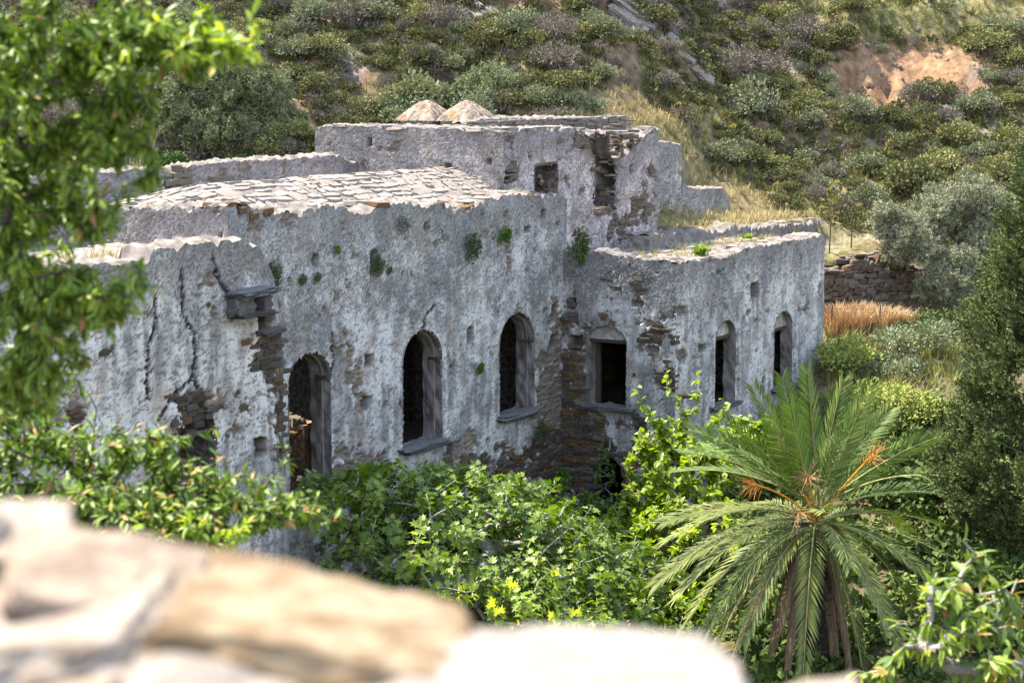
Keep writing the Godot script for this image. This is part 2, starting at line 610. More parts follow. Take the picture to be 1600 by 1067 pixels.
# How weathered render looks at a point of a wall. s: style; lost: patches [q, y, rq, ry, strength] where it fell off; pits: [q, y, half w, half h, depth]; cracks: polylines
func plaster_look(s: Dictionary) -> Callable:
	var lost: Array = s.get("lost", [])
	var pits: Array = s.get("pits", [])
	var cracks: Array = s.get("cracks", [])
	var sd: float = s.get("seed", 0.0)
	var pale: Color = s.get("pale", Color(0.50, 0.50, 0.50)) * 1.14
	var dark: Color = s.get("dark", Color(0.27, 0.265, 0.265)) * 0.86
	var bias: float = s.get("bias", 0.0)
	var split: float = s.get("split", -4.1)
	return func(q: float, y: float, below: float) -> Array:
		var big := nA.get_noise_2d(q * 0.55 + sd, y * 0.55)
		var mid := nB.get_noise_2d(q * 2.2 + sd, y * 2.2)
		var fin := nB.get_noise_2d(q * 11.0, y * 11.0 + sd)
		var speck := nB.get_noise_2d(q * 17.0 + 50.0, y * 21.0 + sd)
		var streak := nB.get_noise_2d(q * 3.4 + sd, y * 0.38)
		# the upper zone is rougher and darker, the lower smoother
		var upper := sstep(split - 0.5, split + 0.4, y + big * 0.7)
		# layers of limewash with clear edges
		var peel := 0.16 - 0.2 * sstep(-0.02, 0.03, nA.get_noise_2d(q * 1.5 + 77.0, y * 1.2 + sd) + fin * 0.06) - 0.14 * sstep(0.12, 0.16, nA.get_noise_2d(q * 2.1 + 17.0, y * 1.7 + sd) + fin * 0.08)
		var t := 0.38 + big * 0.7 + mid * 0.45 + fin * (0.14 + 0.36 * upper) + peel + streak * (0.75 - 0.5 * upper) + upper * 0.22 + bias
		var c := pale.lerp(dark, clampf(t, 0.0, 1.0))
		c = c.lerp(Color(0.30, 0.25, 0.205), clampf(nA.get_noise_2d(q * 1.3 + 31.0, y * 1.3 + sd) * 1.3 - 0.12, 0.0, 0.6))
		# lichen near the top edge
		c = c.lerp(Color(0.15, 0.147, 0.143), sstep(0.75, 0.05, below + mid * 0.5) * 0.55)
		var disp := nA.get_noise_2d(q * 2.6 + sd, y * 2.6) * 0.010 + nA.get_noise_2d(q * 6.0, y * 6.0 + sd) * 0.002 + big * 0.018
		# pocks: little pits all over, more in the upper zone
		var hole := sstep(0.26 - upper * 0.1, 0.40, speck + mid * 0.15 - 0.13 * (1.0 - upper))
		disp -= hole * 0.006
		c = c.lerp(Color(0.085, 0.08, 0.078), hole * 0.8)
		# stones of the wall showing flush through thin render
		var sliver := nB.get_noise_2d(q * 2.6 + sd * 3.0, y * 9.0 + 70.0)
		var thin := sstep(0.34 - 0.08 * upper, 0.44, sliver)
		c = c.lerp(Color(0.25, 0.20, 0.16).lerp(Color(0.13, 0.125, 0.12), clampf(0.5 + big * 2.0, 0, 1)), thin * 0.75)
		disp -= thin * 0.003
		# render fallen away
		var m := loss(q, y, sd, lost, fin, mid)
		if m > 0.0:
			var course := nB.get_noise_2d(q * 1.7, y * 14.0 + floorf(q * 3.3) * 7.3)
			var joint := sstep(0.12, 0.0, absf(course))
			var tone := nA.get_noise_2d(floorf(q * 4.0) * 3.1, floorf(y * 13.0) * 1.7 + sd)
			var st := Color(0.255, 0.205, 0.155).lerp(Color(0.16, 0.14, 0.125), clampf(0.5 + tone * 1.4, 0, 1))
			var w := sstep(0.0, 0.08, m)
			c = c.lerp(st.lerp(Color(0.10, 0.085, 0.07), joint * 0.7), w)
			disp = lerpf(disp, -0.045 + course * 0.035 - joint * 0.035, w)
		for p in pits:
			var dx: float = (absf(q - p[0]) + mid * 0.03) / p[2]
			var dy: float = (absf(y - p[1]) + fin * 0.03) / p[3]
			var e := maxf(dx, dy)
			if e < 1.25:
				var w := sstep(1.1, 0.9, e)
				disp = lerpf(disp, -p[4], w)
				c = c.lerp(Color(0.17, 0.14, 0.115), sstep(1.25, 1.0, e) * 0.8)
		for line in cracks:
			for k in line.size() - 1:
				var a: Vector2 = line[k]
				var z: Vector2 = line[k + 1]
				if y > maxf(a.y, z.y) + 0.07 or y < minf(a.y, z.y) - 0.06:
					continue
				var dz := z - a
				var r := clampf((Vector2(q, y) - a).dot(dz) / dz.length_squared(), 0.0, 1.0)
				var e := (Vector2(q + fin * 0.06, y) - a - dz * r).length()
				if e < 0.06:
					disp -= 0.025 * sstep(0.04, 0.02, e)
					c = c.lerp(Color(0.035, 0.03, 0.028), sstep(0.046, 0.026, e))  # shade inside the crack, painted as near-black colour
		return [disp, c]

# the sides, soffit and sill of an opening, running d metres into the wall
func reveal(called: String, parent: Node, o: Vector3, du: Vector3, h: Dictionary, d0: float, d1: float, narrow: float, mat: Material, sd: float, tint := Color(1, 1, 1)) -> MeshInstance3D:
	var dn := du.cross(Vector3.UP)
	var b := MB.new()
	var out: Array[Vector2] = []
	var n := 22
	for k in n + 1:
		out.append(Vector2(h.w, lerpf(h.y0, h.y1, float(k) / n)))
	if h.r > 0.0:
		for k in range(1, 18):
			var q := PI * k / 18.0
			out.append(Vector2(cos(q) * h.w, h.y1 + sin(q) * h.r))
	else:
		for k in range(1, 6):
			out.append(Vector2(h.w - 2.0 * h.w * k / 6.0, h.y1))
	for k in n + 1:
		out.append(Vector2(-h.w, lerpf(h.y1, h.y0, float(k) / n)))
	for k in range(1, 6):
		out.append(Vector2(-h.w + 2.0 * h.w * k / 6.0, h.y0))
	out.append(out[0])
	var nd := 8
	for k in out.size():
		var p := out[k]
		for j in nd + 1:
			var t := float(j) / nd
			var s = 1.0 - narrow * t / h.w
			var dd := lerpf(d0, d1, t)
			var r := nB.get_noise_3d(p.x * 4.0 + sd, p.y * 4.0, dd * 5.0)
			var inw := r * 0.06 * (1.0 if j > 0 else 0.3)
			var mid := Vector2(0, (h.y0 + h.y1) * 0.5)
			var dirv := (mid - p).normalized() * inw
			var f := nB.get_noise_3d(p.x * 2.0 + sd, p.y * 1.5, dd * 2.0)
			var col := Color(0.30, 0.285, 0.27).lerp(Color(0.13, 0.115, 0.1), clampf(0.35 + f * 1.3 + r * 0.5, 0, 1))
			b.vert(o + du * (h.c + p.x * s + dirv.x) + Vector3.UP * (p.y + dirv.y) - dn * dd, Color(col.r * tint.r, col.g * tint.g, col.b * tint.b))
	b.grid(out.size() - 1, nd, 0)
	return obj(called, b.done(), mat, parent)

# irregular stones: unit blocks with broken corners, about 1 across
var blocks := []
func make_blocks() -> void:
	for k in 10:
		blocks.append(block(k, 0.10, 0.09))

func block(seed_: int, jitter: float, bevel: float) -> ArrayMesh:
	var r := RandomNumberGenerator.new()
	r.seed = 900 + seed_
	var b := MB.new()
	var corner := []
	for k in 8:
		var s := Vector3(1 if k & 1 else -1, 1 if k & 2 else -1, 1 if k & 4 else -1) * 0.5
		corner.append(s + Vector3(r.randf_range(-jitter, jitter), r.randf_range(-jitter, jitter), r.randf_range(-jitter, jitter)))
	var col := Color(1, 1, 1)
	var faces := [[4, 6, 7, 5], [1, 3, 2, 0], [5, 7, 3, 1], [0, 2, 6, 4], [6, 2, 3, 7], [0, 4, 5, 1]]
	var inner := {}
	for f in faces.size():
		var mid := Vector3.ZERO
		for k in faces[f]: mid += corner[k] * 0.25
		var out := mid.normalized()
		for k in faces[f]:
			inner[[f, k]] = corner[k].lerp(mid, bevel * 2.0) + out * bevel * 0.25
		var q: Array = faces[f]
		b.quad(inner[[f, q[0]]], inner[[f, q[1]]], inner[[f, q[2]]], inner[[f, q[3]]], col)
	# edges and corners
	for f in faces.size():
		for g in range(f + 1, faces.size()):
			var shared := []
			for k in 4:
				var x: int = faces[f][k]
				var y: int = faces[f][(k + 1) % 4]
				if x in faces[g] and y in faces[g]:
					shared = [x, y]
			if shared.size() == 2:
				b.quad(inner[[f, shared[1]]], inner[[f, shared[0]]], inner[[g, shared[0]]], inner[[g, shared[1]]], col)
	for k in 8:
		var fs := []
		for f in faces.size():
			if k in faces[f]: fs.append(f)
		var a: Vector3 = inner[[fs[0], k]]
		var c: Vector3 = inner[[fs[1], k]]
		var d: Vector3 = inner[[fs[2], k]]
		var nn := (d - a).cross(c - a)
		if nn.dot(corner[k]) > 0:
			b.tri(a, c, d, col)
		else:
			b.tri(a, d, c, col)
	return b.done()

# courses of rubble on a wall face where mask(q, y) > 0
func rubble(called: String, parent: Node, o: Vector3, du: Vector3, q0: float, q1: float, y0: float, y1: float, mask: Callable, out: float, most: int, mats: Array, hmin := 0.045, hmax := 0.1, lmin := 0.1, lmax := 0.34) -> int:
	var dn := du.cross(Vector3.UP)
	var y := y0
	var made := 0
	while y < y1:
		var ch := rf(hmin, hmax)
		var q := q0 + rf(-0.2, 0.0)
		while q < q1:
			var ln := rf(lmin, lmax)
			var cy := y + ch * 0.5
			var m: float = mask.call(q + ln * 0.5, cy)
			if m > 0.0 and made < most and rng.randf() < m:
				var s := obj(called, blocks[rng.randi() % blocks.size()], mats[rng.randi() % mats.size()], parent)
				var bs := Basis(du, Vector3.UP, dn)
				bs = bs.rotated(dn, rf(-0.07, 0.07)).rotated(Vector3.UP, rf(-0.09, 0.09))
				var dp := rf(0.12, 0.2)
				s.transform = Transform3D(bs * Basis.from_scale(Vector3(ln * 0.97, ch * rf(0.85, 1.02), dp)), o + du * (q + ln * 0.5) + Vector3.UP * cy + dn * (out + rf(-0.03, 0.03) - dp * 0.5))
				made += 1
			q += ln + rf(0.004, 0.02)
		y += ch
	return made

func rough_slab(called: String, parent: Node, c: Vector3, x: Vector3, y: Vector3, z: Vector3, mat: Material) -> MeshInstance3D:
	var s := obj(called, rock_mesh(rng.randi() % 5), mat, parent)
	s.transform = Transform3D(Basis(x, y * 1.3, z), c)
	return s

func slab_at(called: String, parent: Node, c: Vector3, x: Vector3, y: Vector3, z: Vector3, mat: Material) -> MeshInstance3D:
	var s := obj(called, blocks[rng.randi() % blocks.size()], mat, parent)
	s.transform = Transform3D(Basis(x, y, z), c)
	return s

var pebbles := []
func fieldstone(k: int) -> ArrayMesh:
	while pebbles.size() < 10:
		var b := MB.new()
		var n := 3
		var sd := pebbles.size() * 7.0
		for ax in [[Vector3.RIGHT, Vector3.UP, Vector3.BACK], [Vector3.LEFT, Vector3.UP, Vector3.FORWARD], [Vector3.BACK, Vector3.UP, Vector3.LEFT], [Vector3.FORWARD, Vector3.UP, Vector3.RIGHT], [Vector3.RIGHT, Vector3.FORWARD, Vector3.UP], [Vector3.RIGHT, Vector3.BACK, Vector3.DOWN]]:
			var base := b.v.size()
			for i in n + 1:
				for j in n + 1:
					var p: Vector3 = ax[0] * (2.0 * i / n - 1.0) + ax[1] * (2.0 * j / n - 1.0) + ax[2]
					p = p.lerp(p.normalized() * 1.2, 0.5)
					p *= 1.0 + nA.get_noise_3d(p.x * 0.9 + sd, p.y * 0.9, p.z * 0.9) * 0.55
					b.vert(p * 0.5, Color(1, 1, 1))
			b.grid(n, n, base)
		pebbles.append(b.done())
	return pebbles[k % 10]

func plain_box(called: String, parent: Node, c: Vector3, size: Vector3, mat: Material, col := Color(0.3, 0.27, 0.24)) -> MeshInstance3D:
	var b := MB.new()
	b.box(Vector3.ZERO, Vector3(size.x * 0.5, 0, 0), Vector3(0, size.y * 0.5, 0), Vector3(0, 0, size.z * 0.5), col)
	var o := obj(called, b.done(), mat, parent)
	o.position = c
	return o

# thin flagstones with broken outlines laid over surface(s, t) in x from x0 to x1 and t from t0 to t1
func flagstones(called: String, parent: Node, x0: float, x1: float, t0: float, t1: float, sx: float, st: float, surf: Callable, thick: float, mats: Array, keep := 1.0) -> void:
	if t1 < t0:
		var sw := t0
		t0 = t1
		t1 = sw
	var nt := int(ceil((t1 - t0) / st))
	for j in nt:
		var off := rf(-0.5, 0.5)
		var cuts := []
		var x := x0 + off * sx
		while x < x1:
			cuts.append(x)
			x += sx * rf(0.35, 1.6)
		cuts.append(x)
		for k in cuts.size() - 1:
			if rng.randf() > keep: continue
			var a: float = cuts[k] + 0.01
			var e: float = cuts[k + 1] - 0.01
			if e < x0 or a > x1: continue
			var ta := lerpf(t0, t1, float(j) / nt)
			var tb := lerpf(t0, t1, float(j + 1) / nt) - 0.012
			var wob := st * 0.3
			var ol := [Vector2(a + rf(0, 0.12), ta + rf(-wob, wob)), Vector2(lerpf(a, e, rf(0.3, 0.7)), ta + rf(-wob, wob)), Vector2(e - rf(0, 0.12), ta + rf(-wob, wob)), Vector2(e, lerpf(ta, tb, rf(0.3, 0.7))), Vector2(e - rf(0, 0.06), tb + rf(-wob, wob) * 0.6), Vector2(lerpf(a, e, rf(0.3, 0.7)), tb + rf(-wob, wob) * 0.6), Vector2(a + rf(0, 0.06), tb + rf(-wob, wob) * 0.6), Vector2(a, lerpf(ta, tb, rf(0.3, 0.7)))]
			var b := MB.new()
			var lift := rf(0.0, 0.013)
			var tilt := rf(-0.012, 0.024)
			var mid := Vector2.ZERO
			for p in ol: mid += p / 8.0
			var up := Vector3.UP * thick
			var mc: Vector3 = surf.call(clampf(mid.x, x0, x1), mid.y) + up + Vector3.UP * lift
			var tp := []
			var bt := []
			for p in ol:
				var g: Vector3 = surf.call(clampf(p.x, x0, x1), p.y)
				tp.append(g + up + Vector3.UP * (lift + tilt * (1.0 if p.y > mid.y else -1.0)))
				bt.append(g - Vector3.UP * 0.02)
			for q in 8:
				b.tri(mc, tp[(q + 1) % 8], tp[q], Color(1, 1, 1))
				b.quad(bt[q], tp[q], tp[(q + 1) % 8], bt[(q + 1) % 8], Color(1, 1, 1))
			obj(called, b.done(false), mats[rng.randi() % mats.size()], parent)

# ---------------------------------------------------------------- the ruin
const X := Vector3(1, 0, 0)
const Z := Vector3(0, 0, 1)

func vault_h(a: float, b: float) -> float:
	# the shallow vault over the main range: springs behind the facade top, ridge at b = -2.2, hipped at its left end
	var t := (b + 2.2) / 1.75
	var hip := sstep(-8.2, -10.4, a)
	var drop := 0.85 * (sqrt(t * t + 0.08) - 0.283)
	return lerpf(-1.79, -2.02, hip) - drop * lerpf(1.0, 0.25, hip) + nB.get_noise_2d(a * 0.8, b * 0.8) * 0.02

func window_inset(w: MeshInstance3D, o: Vector3, du: Vector3, h: Dictionary, sd: float) -> void:
	# an inner order, narrower than the outer one, deeper in the wall
	var g := opening(h.c, h.w - 0.05, h.y0, h.y1, h.r - 0.045)
	reveal("inner_jamb", w, o, du, g, 0.14, 0.4, -0.02, M.plaster, sd + 3.0, Color(0.9, 0.88, 0.87))
	# the shoulder between the two orders
	var b := MB.new()
	var dn := du.cross(Vector3.UP)
	for k in 25:
		var p: Vector2
		var q: Vector2
		var ang := PI * k / 24.0
		p = Vector2(cos(ang) * h.w, h.y1 + sin(ang) * h.r)
		q = Vector2(cos(ang) * g.w, g.y1 + sin(ang) * g.r)
		if k == 0:
			b.vert(o + du * (h.c + h.w) + Vector3.UP * h.y0 - dn * 0.14, Color(0.3, 0.28, 0.26))
			b.vert(o + du * (h.c + g.w) + Vector3.UP * h.y0 - dn * 0.14, Color(0.3, 0.28, 0.26))
		b.vert(o + du * (h.c + p.x) + Vector3.UP * p.y - dn * 0.14, Color(0.24, 0.225, 0.21))
		b.vert(o + du * (h.c + q.x) + Vector3.UP * q.y - dn * 0.14, Color(0.24, 0.225, 0.21))
	b.vert(o + du * (h.c - h.w) + Vector3.UP * h.y0 - dn * 0.14, Color(0.3, 0.28, 0.26))
	b.vert(o + du * (h.c - g.w) + Vector3.UP * h.y0 - dn * 0.14, Color(0.3, 0.28, 0.26))
	b.grid(26, 1, 0)
	obj("shoulder", b.done(), M.plaster, w)
	# stone imposts under the springing of the arch
	for s in [1]:
		var im := obj("impost_stone", fieldstone(rng.randi()), M.stones[2], w)
		im.transform = Transform3D(Basis(du * 0.16, Vector3.UP * 0.055, dn * 0.24), o + du * (h.c + s * (h.w - 0.01)) + Vector3.UP * (h.y1 - 0.03) - dn * 0.13)

func building() -> void:
	make_blocks()
	var B := Node3D.new()
	B.name = numbered("ruined_building")
	add_child(B)
	B.transform = Transform3D(Basis(U, Vector3.UP, N), CORNER)
	tag(B, "large roofless ruin of grey weathered plaster with arched windows, below the hillside", "ruin")

	# ---- main range facade: b = 0, a from -10.28 to 0
	var w1 := opening(-8.3, 0.56, -6.75, -4.9, 0.46, 0.02)
	var w2 := opening(-5.02, 0.62, -6.5, -5.0, 0.56, 0.02)
	var w3 := opening(-1.78, 0.64, -6.42, -5.05, 0.58, 0.015)
	var mtop := profile([Vector2(-10.28, -1.93), Vector2(-9.9, -1.97), Vector2(-9.21, -2.07), Vector2(-8.38, -2.12), Vector2(-7.71, -2.07), Vector2(-6.95, -2.24), Vector2(-6.55, -2.28), Vector2(-6.21, -2.18), Vector2(-5.46, -2.13), Vector2(-5.15, -2.25), Vector2(-4.52, -2.21), Vector2(-3.85, -2.37), Vector2(-3.43, -2.41), Vector2(-2.83, -2.25), Vector2(-1.38, -2.22), Vector2(-0.13, -2.33), Vector2(0.0, -2.38)], 0.06, 2.0)
	var corner_lost := [-0.2, -6.9, 0.85, 1.9, 1.3]
	var mlost := [corner_lost, [-6.9, -5.0, 0.3, 0.75, 0.55], [-7.2, -6.75, 0.85, 0.5, 1.1], [-3.5, -7.0, 0.75, 0.45, 0.85], [-9.5, -4.2, 0.3, 1.0, 0.5], [-7.5, -4.0, 0.35, 0.4, 0.35], [-2.4, -7.6, 1.2, 0.5, 0.7], [-5.5, -7.9, 2.5, 0.5, 0.6], [-9.6, -2.15, 0.6, 0.25, 0.55], [-2.0, -2.9, 1.2, 0.5, 0.22]]
	var mlook := plaster_look({"seed": 1.0, "pale": Color(0.50, 0.495, 0.48), "dark": Color(0.26, 0.258, 0.252),
		"lost": mlost,
		"pits": [[-6.62, -4.8, 0.12, 0.09, 0.3], [-6.68, -5.5, 0.11, 0.08, 0.3], [-3.44, -4.72, 0.1, 0.14, 0.3], [-0.34, -4.64, 0.09, 0.16, 0.25], [-0.3, -5.2, 0.14, 0.1, 0.3], [-4.1, -6.75, 0.08, 0.1, 0.3], [-6.45, -3.12, 0.09, 0.2, 0.16], [-8.1, -2.95, 0.08, 0.08, 0.15], [-0.8, -2.65, 0.1, 0.07, 0.12], [-4.85, -2.62, 0.08, 0.07, 0.12], [-1.4, -2.9, 0.11, 0.05, 0.1]],
		"cracks": [[Vector2(-7.75, -4.9), Vector2(-7.62, -4.6), Vector2(-7.68, -4.2)], [Vector2(-5.0, -4.45), Vector2(-4.9, -4.2), Vector2(-4.65, -4.05)]]})
	var f := wall("main_facade", B, Vector3(0, 0, 0), X, -10.28, 0.12, -9.6, mtop, 0.7, Vector2(0.032, 0.026), [w1, w2, w3], mlook)
	var k := 0
	for w in [w1, w2, w3]:
		k += 1
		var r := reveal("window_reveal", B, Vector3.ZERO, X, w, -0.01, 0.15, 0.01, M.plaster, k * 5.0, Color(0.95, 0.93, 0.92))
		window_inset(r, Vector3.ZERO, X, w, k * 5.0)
		if k > 1:
			rough_slab("sill_slab", r, Vector3(w.c - 0.02, w.y0 - 0.03, 0.0), Vector3(1.4, 0, 0.01), Vector3(0, 0.1, 0.01), Vector3(0, 0, 0.4), M.slate)
	# stone showing through at the inner corner, on both faces, and beside the openings
	rubble("stone", f, Vector3.ZERO, X, -10.2, -0.02, -8.6, -2.6, bare(1.0, mlost), -0.005, 300, M.stones)
	# loose stones along the broken top of the facade
	for t in 84:
		var q := rf(-10.1, -0.1)
		var y: float = mtop.call(q)
		slab_at("coping_stone", f, Vector3(q, y - 0.01, rf(-0.6, -0.1)), Vector3(rf(0.14, 0.4), rf(-0.03, 0.03), 0), Vector3(0, rf(0.05, 0.1), 0), Vector3(rf(-0.05, 0.05), 0, rf(0.14, 0.3)), M.slabs[rng.randi() % 5] if rng.randf() < 0.7 else M.stones[5])
	for t in [[-9.3, -2.08, 0.24], [-9.95, -2.03, 0.15], [-9.66, -2.13, 0.2]]:
		slab_at("ochre_stone", f, Vector3(t[0], t[1], -0.06), Vector3(t[2], 0.02, 0), Vector3(0, 0.1, 0), Vector3(0, 0, 0.2), M.stones[5])

	# ---- end wall of the main range, facing left: a = -10.28, b from -2.4 to 0
	var elook := plaster_look({"seed": 21.0, "pale": Color(0.52, 0.47, 0.45), "dark": Color(0.30, 0.27, 0.265), "split": -9.0})
	wall("end_wall", B, Vector3(-10.28, 0, 0), Z, -4.2, 0.0, -3.2, profile([Vector2(-4.2, -2.22), Vector2(-3.4, -2.1), Vector2(-2.42, -2.05), Vector2(-1.6, -2.03), Vector2(-0.9, -2.02), Vector2(-0.4, -1.98), Vector2(0, -1.93)], 0.05, 8.0), 0.5, Vector2(0.03, 0.026), [], elook, 1)

	# ---- vault over the main range
	var vs := func(a: float, t: float) -> Vector3:
		return Vector3(a, vault_h(a, t), t)
	var vb := MB.new()
	var na := 80
	var nb := 40
	for i in na + 1:
		for j in nb + 1:
			var a := lerpf(-10.2, -0.95, float(i) / na)
			var bb := lerpf(-0.42, -4.1, float(j) / nb)
			var n := nB.get_noise_2d(a * 2.0, bb * 2.0)
			vb.vert(Vector3(a, vault_h(a, bb) - 0.005 + n * 0.02, bb), Color(0.275, 0.242, 0.215).lerp(Color(0.21, 0.18, 0.158), clampf(0.4 + n, 0, 1)))
	# unseen hole added in the far haunch to let sun into the room
	var skip := PackedByteArray()
	skip.resize(na * nb)
	for i in na:
		for j in nb:
			var a := lerpf(-10.2, -0.95, (i + 0.5) / na)
			var bb := lerpf(-0.42, -4.1, (j + 0.5) / nb)
			if pow((a + 7.7) / 0.7, 2) + pow((bb + 3.55) / 0.42, 2) < 1.0 + nA.get_noise_2d(a * 3.0, bb * 3.0) * 0.4:
				skip[i * nb + j] = 1
	vb.grid(na, nb, 0, skip)
	var vault := obj("vault_roof", vb.done(), M.rough, B)
	flagstones("roof_slab", vault, -10.15, -1.0, -0.55, -2.75, 0.34, 0.18, vs, 0.008, M.slabs, 0.93)
	# strip between vault and facade, filled with rubble
	plain_box("wall_core", B, Vector3(-5.2, -2.72, -0.52), Vector3(10.1, 0.72, 0.7), M.rough, Color(0.296, 0.266, 0.244))

	# ---- inside of the main range
	var room := Color(0.26, 0.225, 0.195)
	plain_box("back_wall", B, Vector3(-5.0, -5.4, -4.35), Vector3(19.2, 6.6, 0.5), M.rough, room)
	plain_box("cross_wall", B, Vector3(0.35, -5.6, -2.4), Vector3(0.5, 6.2, 3.6), M.rough, room)
	plain_box("cross_wall", B, Vector3(-10.0, -5.3, -2.3), Vector3(0.45, 5.6, 3.5), M.rough, room)
	plain_box("room_floor", B, Vector3(-4.8, -7.35, -2.2), Vector3(10.4, 0.3, 4.0), M.rough, Color(0.24, 0.19, 0.15))
	var inner := plain_box("broken_partition", B, Vector3(-7.25, -6.55, -1.15), Vector3(0.5, 1.4, 0.8), M.rough, Color(0.36, 0.25, 0.15))
	for t in 40:
		var st := obj("stone", fieldstone(rng.randi()), M.stones[5] if t % 3 == 0 else M.drystones[t % 5], inner)
		st.transform = Transform3D(Basis(Vector3.UP, rf(0, TAU)) * Basis.from_scale(Vector3(rf(0.16, 0.34), rf(0.1, 0.18), rf(0.16, 0.3))), Vector3(rf(-0.32, 0.25), 0.7 - (t % 8) * 0.17 + rf(-0.05, 0.05), rf(-0.45, 0.45)))

	# ---- left block: stands 0.6 m proud of the facade, lower
	var ltop := profile([Vector2(-16.5, -2.47), Vector2(-14.8, -2.47), Vector2(-14.0, -2.49), Vector2(-12.72, -2.57), Vector2(-12.62, -2.42), Vector2(-11.8, -2.37), Vector2(-10.7, -2.40), Vector2(-10.35, -2.5), Vector2(-10.15, -2.72), Vector2(-9.95, -3.0), Vector2(-9.8, -3.6), Vector2(-9.72, -4.4)], 0.04, 14.0)
	var gate := opening(-11.78, 0.42, -7.6, -5.35, 0.62, 0.05)
	var llost := [[-10.3, -3.9, 0.28, 0.45, 0.9], [-9.9, -4.8, 0.25, 1.3, 0.7], [-11.75, -4.9, 0.5, 0.35, 0.7], [-12.3, -5.5, 0.45, 0.4, 0.6], [-10.6, -5.0, 0.3, 0.4, 0.35], [-14.2, -4.2, 0.6, 0.4, 0.4]]
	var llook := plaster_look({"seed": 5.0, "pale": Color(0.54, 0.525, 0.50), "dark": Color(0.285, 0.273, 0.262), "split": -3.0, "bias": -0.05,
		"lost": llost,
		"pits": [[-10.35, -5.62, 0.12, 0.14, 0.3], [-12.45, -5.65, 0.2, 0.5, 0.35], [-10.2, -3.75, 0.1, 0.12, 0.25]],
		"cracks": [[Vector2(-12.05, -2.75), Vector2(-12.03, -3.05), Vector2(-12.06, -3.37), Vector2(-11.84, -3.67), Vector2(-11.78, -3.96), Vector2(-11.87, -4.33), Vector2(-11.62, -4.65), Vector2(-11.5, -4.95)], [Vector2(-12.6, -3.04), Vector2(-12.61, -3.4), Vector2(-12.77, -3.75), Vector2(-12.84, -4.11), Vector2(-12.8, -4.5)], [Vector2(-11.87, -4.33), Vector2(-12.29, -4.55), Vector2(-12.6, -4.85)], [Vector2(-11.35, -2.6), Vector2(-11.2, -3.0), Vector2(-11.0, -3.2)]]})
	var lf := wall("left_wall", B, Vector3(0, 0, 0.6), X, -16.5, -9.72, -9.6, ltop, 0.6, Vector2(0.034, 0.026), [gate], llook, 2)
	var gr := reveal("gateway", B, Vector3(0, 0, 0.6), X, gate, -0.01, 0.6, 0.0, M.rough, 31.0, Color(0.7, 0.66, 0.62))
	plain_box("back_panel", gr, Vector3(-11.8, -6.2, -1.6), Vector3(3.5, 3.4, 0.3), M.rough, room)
	rubble("stone", lf, Vector3(0, 0, 0.6), X, -14.6, -9.75, -6.6, -3.2, bare(5.0, llost), 0.0, 200, M.stones)
	# flat roof of the left block and its low back wall
	var ts := func(a: float, t: float) -> Vector3:
		return Vector3(a, -2.62 + 0.05 * sin(t * 1.3) + nB.get_noise_2d(a, t) * 0.02, t)
	plain_box("left_roof", B, Vector3(-13.2, -2.82, -1.9), Vector3(6.2, 0.4, 4.6), M.rough, Color(0.340, 0.311, 0.289))
	var lr := B.get_node("left_roof") as Node3D
	var ls := func(a: float, t: float) -> Vector3:
		return ts.call(a, t) - lr.position
	flagstones("roof_slab", lr, -16.0, -10.35, 0.0, -4.0, 0.55, 0.36, ls, 0.025, M.slabs, 0.9)
	plain_box("raised_curb", B, Vector3(-11.6, -2.36, -3.0), Vector3(2.6, 0.6, 0.9), M.rough, Color(0.266, 0.244, 0.229))

	# ---- stone spout box high on the left block
	rough_slab("stone_spout", B, Vector3(-10.87, -3.36, 0.68), Vector3(0.4, 0.01, 0), Vector3(0.01, 0.22, 0), Vector3(0, 0, 0.34), M.slate)
	rough_slab("top_slab", B, Vector3(-10.62, -3.19, 0.72), Vector3(0.9, 0.03, 0), Vector3(0, 0.085, 0), Vector3(0, 0.01, 0.5), M.slate)
	rough_slab("side_stone", B, Vector3(-10.33, -3.38, 0.66), Vector3(0.22, 0, 0), Vector3(0, 0.22, 0), Vector3(0, 0, 0.3), M.slate)
	rough_slab("base_slab", B, Vector3(-10.62, -3.52, 0.68), Vector3(0.85, 0, 0), Vector3(0, 0.06, 0), Vector3(0, 0, 0.42), M.stones[2])
	rough_slab("base_slab", B, Vector3(-10.1, -3.84, 0.64), Vector3(0.55, 0.03, 0), Vector3(0, 0.07, 0), Vector3(0, 0, 0.3), M.stones[4])

	# ---- wing, face turned left: a = 0, b from 0 to 2.51
	var v1 := opening(0.98, 0.45, -6.48, -5.17, 0.32, 0.012)
	var arch := opening(1.05, 0.34, -9.6, -7.9, 0.42, 0.05)
	var wtop := profile([Vector2(0, -3.42), Vector2(0.5, -3.38), Vector2(1.2, -3.46), Vector2(1.9, -3.5), Vector2(2.51, -3.53)], 0.05, 31.0)
	var wlost := [[0.15, -7.0, 0.75, 1.9, 1.3], [0.8, -7.9, 0.7, 0.9, 1.2], [1.9, -4.3, 0.6, 0.75, 0.45], [2.25, -5.7, 0.3, 1.1, 0.6], [1.7, -6.9, 0.2, 0.5, 0.5], [1.2, -4.0, 0.5, 0.4, 0.3]]
	var wlook := plaster_look({"seed": 9.0, "pale": Color(0.47, 0.462, 0.445), "dark": Color(0.25, 0.244, 0.238), "split": -4.6, "bias": 0.06,
		"lost": wlost,
		"pits": [[0.2, -4.45, 0.07, 0.08, 0.2], [0.28, -5.25, 0.12, 0.13, 0.3], [0.6, -6.95, 0.16, 0.08, 0.2], [1.66, -4.38, 0.13, 0.05, 0.1], [2.0, -5.25, 0.14, 0.06, 0.12]]})
	var wf := wall("wing_side_wall", B, Vector3(0, 0, 0), Z, -0.12, 2.51, -9.6, wtop, 0.6, Vector2(0.022, 0.026), [v1, arch], wlook)
	var wbare := bare(9.0, wlost)
